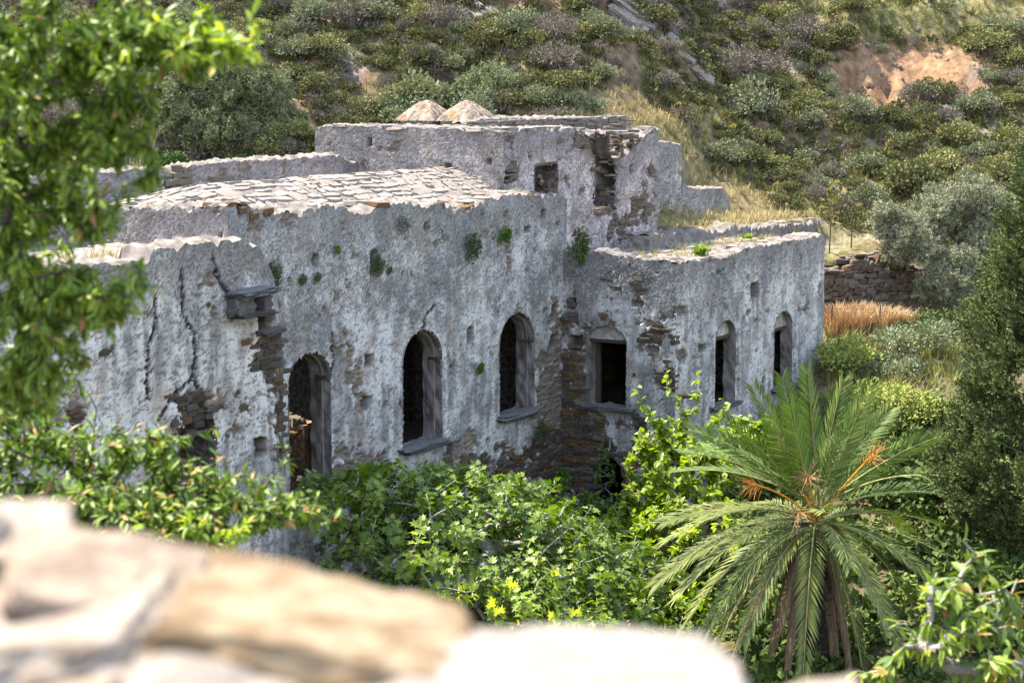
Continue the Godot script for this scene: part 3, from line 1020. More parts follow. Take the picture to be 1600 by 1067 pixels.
	var mw := func(q: float, y: float) -> float:
		if sdf(arch, q, y) < 0.06 or sdf(v1, q, y) < 0.1: return 0.0
		return wbare.call(q, y)
	rubble("stone", wf, Vector3.ZERO, Z, 0.02, 2.5, -9.0, -3.6, mw, 0.0, 300, M.stones)
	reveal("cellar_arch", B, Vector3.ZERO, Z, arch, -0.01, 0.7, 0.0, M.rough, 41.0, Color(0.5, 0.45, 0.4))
	# ---- wing, face parallel to the facade: b = 2.51
	var v2 := opening(2.25, 0.48, -6.62, -5.25, 0.36, 0.012)
	var v3 := opening(5.18, 0.48, -6.65, -5.4, 0.4, 0.02)
	var ntop := profile([Vector2(0, -3.53), Vector2(1.18, -3.58), Vector2(2.43, -3.58), Vector2(3.36, -3.48), Vector2(4.77, -3.52), Vector2(7.25, -3.5), Vector2(7.43, -3.55)], 0.045, 37.0)
	var nlook := plaster_look({"seed": 13.0, "pale": Color(0.53, 0.522, 0.505), "dark": Color(0.28, 0.275, 0.268), "split": -4.4, "bias": -0.06,
		"lost": [[0.1, -4.7, 0.3, 0.6, 0.4], [0.3, -6.0, 0.25, 0.8, 0.3], [4.2, -7.9, 3.5, 0.5, 0.6]],
		"pits": [[3.65, -4.42, 0.17, 0.15, 0.2], [1.15, -5.33, 0.16, 0.06, 0.12], [0.3, -4.5, 0.18, 0.07, 0.1], [3.35, -4.12, 0.08, 0.05, 0.1], [3.35, -4.85, 0.1, 0.05, 0.1]]})
	var nf := wall("wing_front_wall", B, Vector3(0, 0, 2.51), X, 0.0, 7.43, -9.6, ntop, 0.6, Vector2(0.036, 0.026), [v2, v3], nlook, 2)
	k = 0
	for e in [[v1, Vector3.ZERO, Z, Color(0.44, 0.425, 0.4)], [v2, Vector3(0, 0, 2.51), X, Color(0.52, 0.50, 0.455)], [v3, Vector3(0, 0, 2.51), X, Color(0.4, 0.36, 0.31)]]:
		k += 1
		var h: Dictionary = e[0]
		var o: Vector3 = e[1]
		var du: Vector3 = e[2]
		var dn := du.cross(Vector3.UP)
		var r := reveal("window_reveal", B, o, du, h, -0.01, 0.42 if k == 1 else 0.26, 0.02, M.plaster, k * 9.0, Color(0.95, 0.93, 0.92))
		# blind lunette over a lintel
		var lb := MB.new()
		var cy: float = h.y1 + 0.02
		for i in 21:
			for j in 8:
				var ang := PI * i / 20.0
				var rr := j / 7.0
				var p := Vector2(cos(ang) * (h.w + 0.01) * rr, sin(ang) * (h.r + 0.01) * rr)
				var nn := nB.get_noise_2d(p.x * 6.0 + k * 4.0, p.y * 6.0)
				var c: Color = e[3]
				lb.vert(o + du * (h.c + p.x) + Vector3.UP * (cy + p.y) - dn * (0.14 + (nn * 0.02 if j < 7 else 0.0)), c.lerp(c * 0.62, clampf(0.35 + nn * 1.3, 0, 1)))
		lb.grid(20, 7, 0)
		obj("lunette", lb.done(), M.plaster, r)
		slab_at("lintel", r, o + du * h.c + Vector3.UP * (cy - 0.03) - dn * 0.24, du * (h.w * 2.0 + 0.06), Vector3.UP * 0.07, dn * 0.24, M.wood)
		rough_slab("sill_slab", r, o + du * (h.c + 0.02) + Vector3.UP * (h.y0 - 0.02) - dn * 0.02, du * (h.w * 2.0 + 0.28), Vector3.UP * 0.07, dn * 0.3, M.slate)
		for s in ([-1, 1] if k == 1 else []):
			slab_at("frame_post", r, o + du * (h.c + s * (h.w - 0.06)) + Vector3.UP * (h.y0 + h.y1) * 0.5 - dn * 0.4, du * 0.08, Vector3.UP * (h.y1 - h.y0), dn * 0.1, M.wood)
	# inside of the wing, closed and dark
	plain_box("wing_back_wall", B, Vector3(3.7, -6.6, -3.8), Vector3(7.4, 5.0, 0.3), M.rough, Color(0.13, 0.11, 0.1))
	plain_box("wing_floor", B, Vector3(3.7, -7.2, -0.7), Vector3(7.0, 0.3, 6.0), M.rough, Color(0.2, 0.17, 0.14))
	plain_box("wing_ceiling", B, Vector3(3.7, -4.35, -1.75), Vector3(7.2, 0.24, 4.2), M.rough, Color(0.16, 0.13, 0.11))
	plain_box("wing_end_wall", B, Vector3(7.15, -6.4, 1.1), Vector3(0.4, 5.4, 2.2), M.rough, Color(0.36, 0.34, 0.33))
	# roof of the wing
	var wr := plain_box("wing_roof", B, Vector3(3.62, -3.86, 0.65), Vector3(7.2, 0.42, 3.3), M.rough, Color(0.296, 0.266, 0.233))
	var wsurf := func(a: float, t: float) -> Vector3:
		return Vector3(a - 3.62, -3.66 + 3.86 + nB.get_noise_2d(a * 1.2, t) * 0.03, t - 0.65)
	flagstones("roof_slab", wr, 0.3, 7.2, -0.3, 2.3, 0.5, 0.3, wsurf, 0.03, M.slabs, 0.5)
	for t in 56:
		var q := rf(0.2, 7.3)
		var y: float = ntop.call(q)
		slab_at("coping_stone", nf, Vector3(q, y - 0.01, 2.51 - rf(0.08, 0.5)), Vector3(rf(0.15, 0.5), rf(-0.02, 0.02), 0), Vector3(0, rf(0.04, 0.08), 0), Vector3(0, 0, rf(0.15, 0.3)), M.slabs[rng.randi() % 5])
	# step up to the terrace behind the wing
	var slook := plaster_look({"seed": 17.0, "pale": Color(0.46, 0.41, 0.39), "dark": Color(0.27, 0.245, 0.235), "bias": 0.1, "split": -9.0})
	wall("terrace_step", B, Vector3(0, 0, 0.3), X, 3.15, 13.0, -4.9, profile([Vector2(3.15, -3.3), Vector2(4.2, -3.38), Vector2(4.8, -3.34), Vector2(6.6, -3.46), Vector2(7.2, -3.4), Vector2(9.0, -3.52), Vector2(12.9, -3.66)], 0.09, 43.0), 0.55, Vector2(0.05, 0.035), [], slook, 3)

	upper_block(B)

func upper_block(B: Node3D) -> void:
	var pink := Color(0.54, 0.475, 0.465)
	var pinkdark := Color(0.30, 0.265, 0.26)
	# left face: a = -0.97, b from -5.4 to -0.8
	var look := plaster_look({"seed": 51.0, "pale": Color(0.50, 0.455, 0.435), "dark": Color(0.29, 0.262, 0.252), "split": -9.0, "bias": 0.04,
		"pits": [[-4.0, -1.32, 0.045, 0.08, 0.15], [-2.1, -1.78, 0.09, 0.06, 0.1], [-1.15, -1.65, 0.05, 0.05, 0.1]]})
	var top := profile([Vector2(-5.4, -1.08), Vector2(-5.2, -1.0), Vector2(-3.0, -1.0), Vector2(-1.2, -1.02), Vector2(-0.8, -1.06)], 0.025, 61.0)
	wall("upper_side_wall", B, Vector3(-0.97, 0, 0), Z, -5.4, -0.8, -4.2, top, 0.5, Vector2(0.03, 0.022), [], look, 1)
	# front face: b = -0.8, a from -0.97 to 5.67
	var sq := opening(0.68, 0.46, -2.75, -1.76, 0.0, 0.03)
	var gap := opening(3.15, 0.5, -2.86, -1.35, 0.18, 0.09)
	var gap2 := opening(2.85, 0.66, -1.78, -1.29, 0.0, 0.12)
	var ftop := profile([Vector2(-0.97, -1.06), Vector2(0.0, -1.03), Vector2(1.8, -1.06), Vector2(2.3, -1.16), Vector2(3.3, -1.17), Vector2(3.42, -1.5), Vector2(3.6, -1.78), Vector2(3.85, -1.8), Vector2(4.1, -1.66), Vector2(4.6, -1.5), Vector2(4.9, -1.34), Vector2(5.3, -1.14), Vector2(5.67, -1.12)], 0.045, 67.0)
	var flost := [[-0.7, -1.9, 0.3, 0.2, 0.9], [2.85, -1.3, 0.9, 0.2, 0.7], [3.75, -1.6, 0.35, 0.6, 0.6], [5.1, -2.9, 0.7, 0.3, 0.8], [5.3, -2.3, 0.3, 0.6, 0.4], [1.9, -1.3, 0.5, 0.3, 0.4], [0.1, -1.4, 0.25, 0.2, 0.4], [4.6, -1.25, 0.6, 0.12, 0.5], [4.2, -3.3, 1.2, 0.3, 0.5]]
	var flook := plaster_look({"seed": 57.0, "pale": pink, "dark": pinkdark, "split": -9.0, "bias": -0.06,
		"lost": flost,
		"pits": [[-0.65, -1.93, 0.2, 0.1, 0.25], [4.35, -2.02, 0.07, 0.1, 0.12]]})
	var ff := wall("upper_front_wall", B, Vector3(0, 0, -0.8), X, -0.97, 5.67, -4.2, ftop, 0.5, Vector2(0.034, 0.024), [sq, gap, gap2], flook, 2)
	var r1 := reveal("window_reveal", B, Vector3(0, 0, -0.8), X, sq, -0.01, 0.5, 0.0, M.rough, 71.0, Color(1.1, 1.0, 0.95))
	slab_at("lintel", r1, Vector3(0.68, -1.74, -1.0), Vector3(1.05, 0, 0), Vector3(0, 0.07, 0), Vector3(0, 0, 0.4), M.stones[3])
	var fbare := bare(57.0, flost)
	var mm := func(q: float, y: float) -> float:
		if sdf(gap, q, y) < 0.02 or sdf(gap2, q, y) < 0.02 or sdf(sq, q, y) < 0.02: return 0.0
		return fbare.call(q, y)
	rubble("stone", ff, Vector3(0, 0, -0.8), X, -0.9, 5.6, -3.5, -1.0, mm, 0.0, 220, [M.drystones[0], M.drystones[1], M.drystones[4], M.drystones[3]], 0.035, 0.075, 0.09, 0.3)
	# rubble core of the broken jambs and sill of the gap
	for t in 40:
		var q := rf(2.75, 3.7)
		slab_at("broken_stone", ff, Vector3(q, -2.9 + rf(0, 0.1), -0.8 - rf(0.05, 0.55)), Vector3(rf(0.15, 0.4), 0, 0.02), Vector3(0, rf(0.04, 0.08), 0), Vector3(0, 0, rf(0.12, 0.3)), M.drystones[rng.randi() % 5])
	for t in 26:
		var s := 1.0 if t % 2 else -1.0
		slab_at("broken_stone", ff, Vector3(3.15 + s * rf(0.5, 0.6), rf(-2.85, -1.4), -0.8 - rf(0.04, 0.5)), Vector3(rf(0.14, 0.26), 0, 0.02), Vector3(0, rf(0.05, 0.09), 0), Vector3(0, 0, rf(0.15, 0.35)), M.drystones[rng.randi() % 5])
	# roof over the left part, the rest open to the sky
	var rs := plain_box("upper_roof", B, Vector3(-0.1, -1.14, -3.1), Vector3(1.7, 0.16, 4.5), M.rough, Color(0.340, 0.311, 0.285))
	var us := func(a: float, t: float) -> Vector3:
		return Vector3(a + 0.1, 0.1 + nB.get_noise_2d(a, t) * 0.02, t + 3.1)
	flagstones("roof_slab", rs, -0.9, 0.75, -0.9, -5.2, 0.42, 0.3, us, 0.03, M.slabs, 0.95)
	for t in 60:
		if t % 2:
			var q := rf(-0.8, 5.5)
			if q > 2.4 and q < 3.7: continue
			slab_at("coping_stone", ff, Vector3(q, ftop.call(q) + rf(-0.02, 0.02), -0.8 - rf(0.06, 0.4)), Vector3(rf(0.18, 0.45), rf(-0.03, 0.03), 0), Vector3(0, rf(0.035, 0.07), 0.01), Vector3(rf(-0.05, 0.05), 0, rf(0.16, 0.34)), M.slabs[rng.randi() % 5])
		else:
			var q := rf(-5.2, -0.9)
			slab_at("coping_stone", ff, Vector3(-0.97 + rf(0.06, 0.4), top.call(q) + rf(-0.02, 0.015), q), Vector3(rf(0.16, 0.34), 0.01, 0), Vector3(0, rf(0.035, 0.07), 0), Vector3(0, 0.01, rf(0.2, 0.45)), M.slabs[rng.randi() % 5])
	# back wall of the open room rises above the front: slate coping courses
	var blook := plaster_look({"seed": 63.0, "pale": Color(0.50, 0.45, 0.42), "dark": Color(0.30, 0.26, 0.24), "split": -9.0, "bias": 0.05, "lost": [[2.4, -1.6, 1.2, 0.5, 0.7], [0.6, -2.0, 0.6, 0.6, 0.8]]})
	var bw := wall("upper_inner_wall", B, Vector3(0, 0, -2.3), X, 0.2, 6.9, -4.2, profile([Vector2(0.2, -0.92), Vector2(0.6, -0.86), Vector2(3.0, -0.88), Vector2(6.3, -0.96), Vector2(6.9, -1.0)], 0.03, 71.0), 0.5, Vector2(0.045, 0.03), [], blook, 3)
	var course := func(_q: float, _y: float) -> float:
		return 0.93
	rubble("slate", bw, Vector3(0, 0, -2.3), X, 0.2, 6.8, -1.13, -0.9, course, 0.05, 140, [M.slabs[2], M.slabs[0], M.drystones[3], M.slabs[4]], 0.035, 0.06, 0.16, 0.5)
	rubble("rough_stone", bw, Vector3(0, 0, -2.3), X, 3.6, 5.4, -1.75, -1.15, course, 0.03, 90, [M.drystones[0], M.drystones[1], M.drystones[4]], 0.04, 0.08, 0.12, 0.35)
	rubble("rough_stone", bw, Vector3(0, 0, -2.3), X, 0.2, 1.0, -2.9, -1.5, course, 0.03, 80, [M.drystones[0], M.drystones[1], M.drystones[4]], 0.05, 0.09, 0.12, 0.3)
	plain_box("room_pier", B, Vector3(1.5, -2.6, -1.75), Vector3(0.75, 2.4, 0.6), M.rough, Color(0.370, 0.340, 0.333))
	plain_box("upper_floor", B, Vector3(2.6, -3.4, -1.6), Vector3(6.0, 0.3, 1.3), M.rough, Color(0.33, 0.27, 0.21))
	plain_box("upper_end_wall", B, Vector3(5.42, -2.4, -1.6), Vector3(0.45, 2.4, 1.1), M.rough, Color(0.333, 0.303, 0.296))
	# rear rooms beyond, seen only as a mass
	plain_box("rear_mass", B, Vector3(3.2, -2.6, -4.2), Vector3(6.0, 3.1, 2.6), M.rough, Color(0.326, 0.296, 0.281))

	# ---- two pyramid caps on the roof behind
	for e in [[1.0, -3.93, 0.47], [1.0, -2.92, 0.47]]:
		var a: float = e[0]
		var b: float = e[1]
		var s: float = e[2]
		var base := plain_box("skylight_base", B, Vector3(a, -1.07, b), Vector3(s * 1.7, 0.34, s * 1.7), M.rough, Color(0.326, 0.296, 0.274))
		var pb := MB.new()
		var n := 8
		var ring := [[1.06, -0.02], [1.0, 0.035], [0.75, 0.16], [0.5, 0.275], [0.25, 0.36], [0.07, 0.405], [0.0, 0.415]]
		for i in ring.size():
			for j in 4 * n + 1:
				var t := fmod(float(j) / n, 4.0)
				var side := int(t)
				var fr := t - side
				var c: Array = [Vector2(-1, -1), Vector2(1, -1), Vector2(1, 1), Vector2(-1, 1)]
				var p: Vector2 = c[side].lerp(c[(side + 1) % 4], fr)
				p = p.lerp(p.normalized(), 0.12)
				var nn := nB.get_noise_3d(p.x * ring[i][0] * 2.0 + b, ring[i][1] * 5.0, p.y * ring[i][0] * 2.0)
				var col := Color(0.36, 0.30, 0.25).lerp(Color(0.2, 0.165, 0.13), clampf(0.4 + nn * 1.6, 0, 1))
				col = col.lerp(Color(0.40, 0.2, 0.055), sstep(0.22, 0.4, nA.get_noise_3d(p.x * 2.0 + b * 3.0, ring[i][1] * 6.0, p.y * 2.0)) * 0.6)
				pb.vert(Vector3(p.x * ring[i][0] * s * (1.0 + nn * 0.06), ring[i][1] * 1.0 + nn * 0.015, p.y * ring[i][0] * s * (1.0 + nn * 0.06)), col)
		pb.grid(ring.size() - 1, 4 * n, 0)
		var pc := obj("pyramid_cap", pb.done(), M.rough, base)
		pc.position = Vector3(0, 0.18, 0)

	# ---- far wing, seen past the right end
	var olook := plaster_look({"seed": 73.0, "pale": Color(0.48, 0.465, 0.46), "dark": Color(0.29, 0.275, 0.27), "split": -9.0})
	wall("far_wing_wall", B, Vector3(0, 0, -2.0), X, 6.6, 9.25, -4.0, profile([Vector2(6.6, -1.55), Vector2(8.2, -1.52), Vector2(9.25, -1.64)], 0.045, 75.0), 1.6, Vector2(0.05, 0.03), [], olook, 2)

# ---------------------------------------------------------------- walls that stand by themselves
func outworks() -> void:
	var fr := Transform3D(Basis(U, Vector3.UP, N), CORNER)
	var p := Node3D.new()
	p.name = numbered("parapet_wall")
	add_child(p)
	p.transform = fr
	tag(p, "long low grey plastered wall running behind the vaulted slab roof", "wall")
	var look := plaster_look({"seed": 81.0, "pale": Color(0.49, 0.45, 0.44), "dark": Color(0.29, 0.265, 0.26), "split": -9.0, "bias": 0.08, "lost": [[-6.45, -1.85, 0.35, 0.3, 1.2], [-5.3, -1.9, 0.35, 0.16, 0.9], [-4.6, -1.72, 0.2, 0.1, 0.7]]})
	var w := wall("wall_body", p, Vector3(0, 0, -4.3), X, -12.0, -0.99, -3.2, profile([Vector2(-12, -1.62), Vector2(-6.9, -1.6), Vector2(-6.6, -1.74), Vector2(-6.4, -1.62), Vector2(-5.6, -1.57), Vector2(-2.5, -1.57), Vector2(-1.6, -1.56), Vector2(-1.3, -1.72), Vector2(-0.99, -1.72)], 0.035, 83.0), 0.5, Vector2(0.045, 0.03), [], look, 1)
	var mk := func(q: float, y: float) -> float:
		var e := minf(pow((q + 6.45) / 0.3, 2) + pow((y + 1.88) / 0.3, 2), pow((q + 5.25) / 0.35, 2) + pow((y + 1.92) / 0.14, 2))
		return sstep(1.2, 0.8, e)
	rubble("stone", w, Vector3(0, 0, -4.3), X, -7.0, -4.7, -2.3, -1.6, mk, 0.01, 60, [M.drystones[1], M.drystones[0], M.drystones[3]], 0.06, 0.13, 0.15, 0.4)
	var g := Node3D.new()
	g.name = numbered("low_wall")
	add_child(g)
	g.transform = fr
	tag(g, "low grey wall with a rounded end on the grassy terrace right of the ruin", "wall")
	var look2 := plaster_look({"seed": 87.0, "pale": Color(0.47, 0.455, 0.45), "dark": Color(0.28, 0.265, 0.26), "split": -9.0})
	wall("wall_body", g, Vector3(0, 0, -2.0), X, 9.27, 12.1, -4.0, profile([Vector2(9.27, -2.45), Vector2(9.6, -2.68), Vector2(10.2, -2.76), Vector2(11.6, -2.8), Vector2(11.85, -2.9), Vector2(12.1, -3.3)], 0.015, 89.0), 0.5, Vector2(0.05, 0.035), [], look2, 2)

# ---------------------------------------------------------------- plants: tools
# a branching skeleton from a base chain to many tips; returns [positions, parents, tip indices]
func skeleton(base: Array, tips: Array, stepl: float, lift: float, wob: float) -> Array:
	var pos := PackedVector3Array()
	var par := PackedInt32Array()
	for k in base.size():
		pos.append(base[k])
		par.append(k - 1)
	var root: Vector3 = base[base.size() - 1]
	var order := tips.duplicate()
	order.sort_custom(func(a, b): return a.distance_squared_to(root) < b.distance_squared_to(root))
	var ends := PackedInt32Array()
	for t in order:
		var best := -1
		var bd := 1e9
		for k in pos.size():
			var d: float = pos[k].distance_squared_to(t)
			if pos[k].y > t.y: d *= 1.5
			if d < bd:
				bd = d
				best = k
		var a := pos[best]
		var n := maxi(1, int(sqrt(bd) / stepl))
		var dir := (a - pos[par[best]]).normalized() if par[best] >= 0 else Vector3.UP
		var ctrl: Vector3 = a.lerp(t, 0.45) + dir * sqrt(bd) * 0.22 + Vector3.UP * sqrt(bd) * lift
		var last := best
		for k in range(1, n + 1):
			var f := float(k) / n
			var p: Vector3 = a.lerp(ctrl, f).lerp(ctrl.lerp(t, f), f)
			if k < n: p += rdir() * wob * stepl
			pos.append(p)
			par.append(last)
			last = pos.size() - 1
		ends.append(last)
	return [pos, par, ends]

func limbs(sk: Array, tip_r: float, expo: float, sides: int, col: Color, most := 1.0) -> ArrayMesh:
	var pos: PackedVector3Array = sk[0]
	var par: PackedInt32Array = sk[1]
	var load_ := PackedFloat32Array()
	load_.resize(pos.size())
	for e in sk[2]: load_[e] += 1.0
	for k in range(pos.size() - 1, 0, -1):
		if par[k] >= 0: load_[par[k]] += load_[k]
	var b := MB.new()
	for k in range(1, pos.size()):
		var ra: float = minf(most, tip_r * pow(maxf(1.0, load_[par[k]]), expo))
		var rb: float = minf(most, tip_r * pow(maxf(1.0, load_[k]), expo))
		b.tube(pos[par[k]], pos[k], ra if ra < rb * 1.6 else rb * 1.2, rb, 5 if rb < 0.02 else sides, col)
	return b.done()

# a lance-shaped leaf along +y, folded at the midrib, tip drooping
func lance(len_: float, w: float, fold: float, droop: float, seg := 3) -> ArrayMesh:
	var b := MB.new()
	var col := Color(1, 1, 1)
	var row := []
	for k in seg + 1:
		var t := float(k) / seg
		var ww := w * 0.5 * pow(sin(PI * clampf(t * 0.92 + 0.04, 0, 1)), 0.8)
		if k == seg: ww = 0.0
		var z := -droop * t * t * len_
		row.append([b.vert(Vector3(-ww, t * len_, z + ww * fold), col), b.vert(Vector3(0, t * len_, z), col), b.vert(Vector3(ww, t * len_, z + ww * fold), col)])
	for k in seg:
		for s in 2:
			b.face(row[k][s], row[k + 1][s], row[k + 1][s + 1])
			b.face(row[k][s], row[k + 1][s + 1], row[k][s + 1])
	return b.done()

# a lobed (fig) or heart-shaped leaf: fan round the base of the blade
func broad_leaf(s: float, lobes: Array, fold: float) -> ArrayMesh:
	var b := MB.new()
	var col := Color(1, 1, 1)
	var c := b.vert(Vector3(0, s * 0.3, 0), col)
	var ids := []
	for p in lobes:
		var v: Vector2 = p
		ids.append(b.vert(Vector3(v.x * s, v.y * s, absf(v.x) * s * fold - v.y * v.y * s * 0.18), col))
	for k in ids.size() - 1:
		b.face(c, ids[k], ids[k + 1])
	return b.done()

func fig_leaf() -> ArrayMesh:
	return broad_leaf(1.0, [Vector2(0, 0), Vector2(-0.3, -0.02), Vector2(-0.48, 0.3), Vector2(-0.24, 0.36), Vector2(-0.42, 0.72), Vector2(-0.14, 0.6), Vector2(0, 1.0), Vector2(0.14, 0.6), Vector2(0.42, 0.72), Vector2(0.24, 0.36), Vector2(0.48, 0.3), Vector2(0.3, -0.02), Vector2(0, 0)], 0.35)

func heart_leaf() -> ArrayMesh:
	return broad_leaf(1.0, [Vector2(0, 0.02), Vector2(-0.3, -0.06), Vector2(-0.42, 0.28), Vector2(-0.26, 0.68), Vector2(0, 1.0), Vector2(0.26, 0.68), Vector2(0.42, 0.28), Vector2(0.3, -0.06), Vector2(0, 0.02)], 0.3)

# leaves as [Basis, position, colour]: the largest seen become parts of their own, the rest one mass
func leaves(tree: Node3D, list: Array, mesh: ArrayMesh, mat: StandardMaterial3D, singles: int) -> void:
	var here := tree.position
	if singles > 0:
		# nearest to the eye and inside the picture first
		var keyed := []
		for k in list.size():
			var w: Vector3 = list[k][1] + here
			keyed.append([w.length() + (100.0 if absf(w.x / w.z) > 0.27 else 0.0), k])
		keyed.sort_custom(func(a, b): return a[0] < b[0])
		var tint := []
		for q in 6:
			tint.append([])
		var first := {}
		for q in mini(singles, keyed.size()):
			first[keyed[q][1]] = true
		var shades := {}
		for k in first:
			var c: Color = list[k][2]
			var key := Color(snappedf(c.r, 0.02), snappedf(c.g, 0.02), snappedf(c.b, 0.02))
			if not shades.has(key):
				var m: StandardMaterial3D = mat.duplicate()
				m.vertex_color_use_as_albedo = false
				m.albedo_color = key.linear_to_srgb()
				shades[key] = m
			var o := obj("leaf", mesh, shades[key], tree)
			o.transform = Transform3D(list[k][0], list[k][1])
		var cp := Copies4.new()
		for k in list.size():
			if not first.has(k): cp.add(list[k][0], list[k][1], list[k][2])
		if cp.count: put_copies("foliage", cp, mesh, mat, tree)
	else:
		var cp := Copies4.new()
		for l in list: cp.add(l[0], l[1], l[2])
		put_copies("foliage", cp, mesh, mat, tree)

# a low shrub: leaf faces and twigs filling an uneven dome of radius 1, height about 0.9
func shrub_mesh(seed_: int, n: int, leaf: float, slim: float, c0: Color, c1: Color, twigs: int, tc: Color, spiky: float) -> ArrayMesh:
	var r := RandomNumberGenerator.new()
	r.seed = seed_
	var b := MB.new()
	var clumps := []
	var nc := 9 + r.randi() % 6
	for k in nc:
		var q := r.randf() * TAU
		var rr := sqrt(r.randf()) * 0.7
		var hgt := 0.9 * sqrt(maxf(0.0, 1.0 - rr * rr)) * r.randf_range(0.65, 1.1)
		clumps.append([Vector3(cos(q) * rr, hgt * 0.75, sin(q) * rr), r.randf_range(0.22, 0.4), r.randf()])
	for k in n:
		var cl: Array = clumps[r.randi() % nc]
		var z := r.randf_range(-0.5, 1.0)
		var q := r.randf() * TAU
		var s := sqrt(maxf(0.0, 1.0 - z * z))
		var dir := Vector3(s * cos(q), z, s * sin(q))
		var p: Vector3 = cl[0] + dir * cl[1] * pow(r.randf(), 0.28)
		if p.y < 0.0: p.y = r.randf() * 0.1
		var d2 := (dir * spiky + Vector3(r.randf_range(-1, 1), r.randf_range(-0.6, 1), r.randf_range(-1, 1))).normalized()
		var side := d2.cross(Vector3(r.randf_range(-1, 1), r.randf_range(-1, 1), r.randf_range(-1, 1))).normalized()
		var l := leaf * r.randf_range(0.7, 1.4)
		var col := c0.lerp(c1, clampf(cl[2] * 0.6 + r.randf() * 0.5, 0, 1))
		var w := side * l * slim
		var fr := d2.cross(side) * l * 0.15
		b.tri(p - w * 0.3, p + d2 * l * 0.5 - w + fr, p + d2 * l, col)
		b.tri(p - w * 0.3, p + d2 * l, p + d2 * l * 0.5 + w + fr, col)
	for k in twigs:
		var cl: Array = clumps[r.randi() % nc]
		var q := r.randf() * TAU
		var tip: Vector3 = cl[0] + Vector3(cos(q), r.randf_range(0.1, 0.9), sin(q)).normalized() * cl[1] * 1.05
		var from := Vector3(tip.x * 0.25, 0.02, tip.z * 0.25)
		b.tube(from, from.lerp(tip, 0.55) + Vector3(0, 0.06, 0), 0.014, 0.009, 3, tc)
		b.tube(from.lerp(tip, 0.55) + Vector3(0, 0.06, 0), tip, 0.009, 0.004, 3, tc)
	return b.done(false)

func tuft_mesh(seed_: int, n: int, h: float, spread: float, w: float) -> ArrayMesh:
	var r := RandomNumberGenerator.new()
	r.seed = seed_
	var b := MB.new()
	var col := Color(1, 1, 1)
	for k in n:
		var q := r.randf() * TAU
		var o := Vector3(cos(q), 0, sin(q)) * r.randf() * spread * 0.4
		var lean := Vector3(cos(q + r.randf_range(-0.7, 0.7)), 0, sin(q + r.randf_range(-0.7, 0.7))) * spread * r.randf_range(0.3, 1.0)
		var hh := h * r.randf_range(0.5, 1.0)
		var s := Vector3(-sin(q), 0, cos(q)) * w
		var m := o + lean * 0.4 + Vector3.UP * hh * 0.6
		b.tri(o - s, m - s * 0.7, m + s * 0.7, col)
		b.tri(o - s, m + s * 0.7, o + s, col)
		b.tri(m - s * 0.7, o + lean + Vector3.UP * hh, m + s * 0.7, col)
	return b.done(false)

# ---------------------------------------------------------------- the hillside
var outcrops := [
	[950, 5, 1105, 112, "long slanting grey rock outcrop running down the upper slope towards the red cut", 1.0],
	[985, 2, 1060, 30, "short pale rock ledge at the top edge, just above the long outcrop", 0.8],
	[722, 2, 800, 48, "pale slanting rock face high on the slope above the two pyramid caps", 1.0],
	[1470, 180, 1560, 235, "grey stone ledge low on the slope right of the red earth cut", 0.6]]
func on_rock(p: Vector3) -> bool:
	for e in outcrops:
		var v := seen_at(p)
		var a := Vector2(e[0], e[1])
		var z := Vector2(e[2], e[3])
		var r := clampf((v - a).dot(z - a) / (z - a).length_squared(), 0.0, 1.0)
		var o := v - a.lerp(z, r)
		if absf(o.x) < 26.0 * e[5] and o.y > -8.0 and o.y < 36.0 * e[5]: return true
	return false

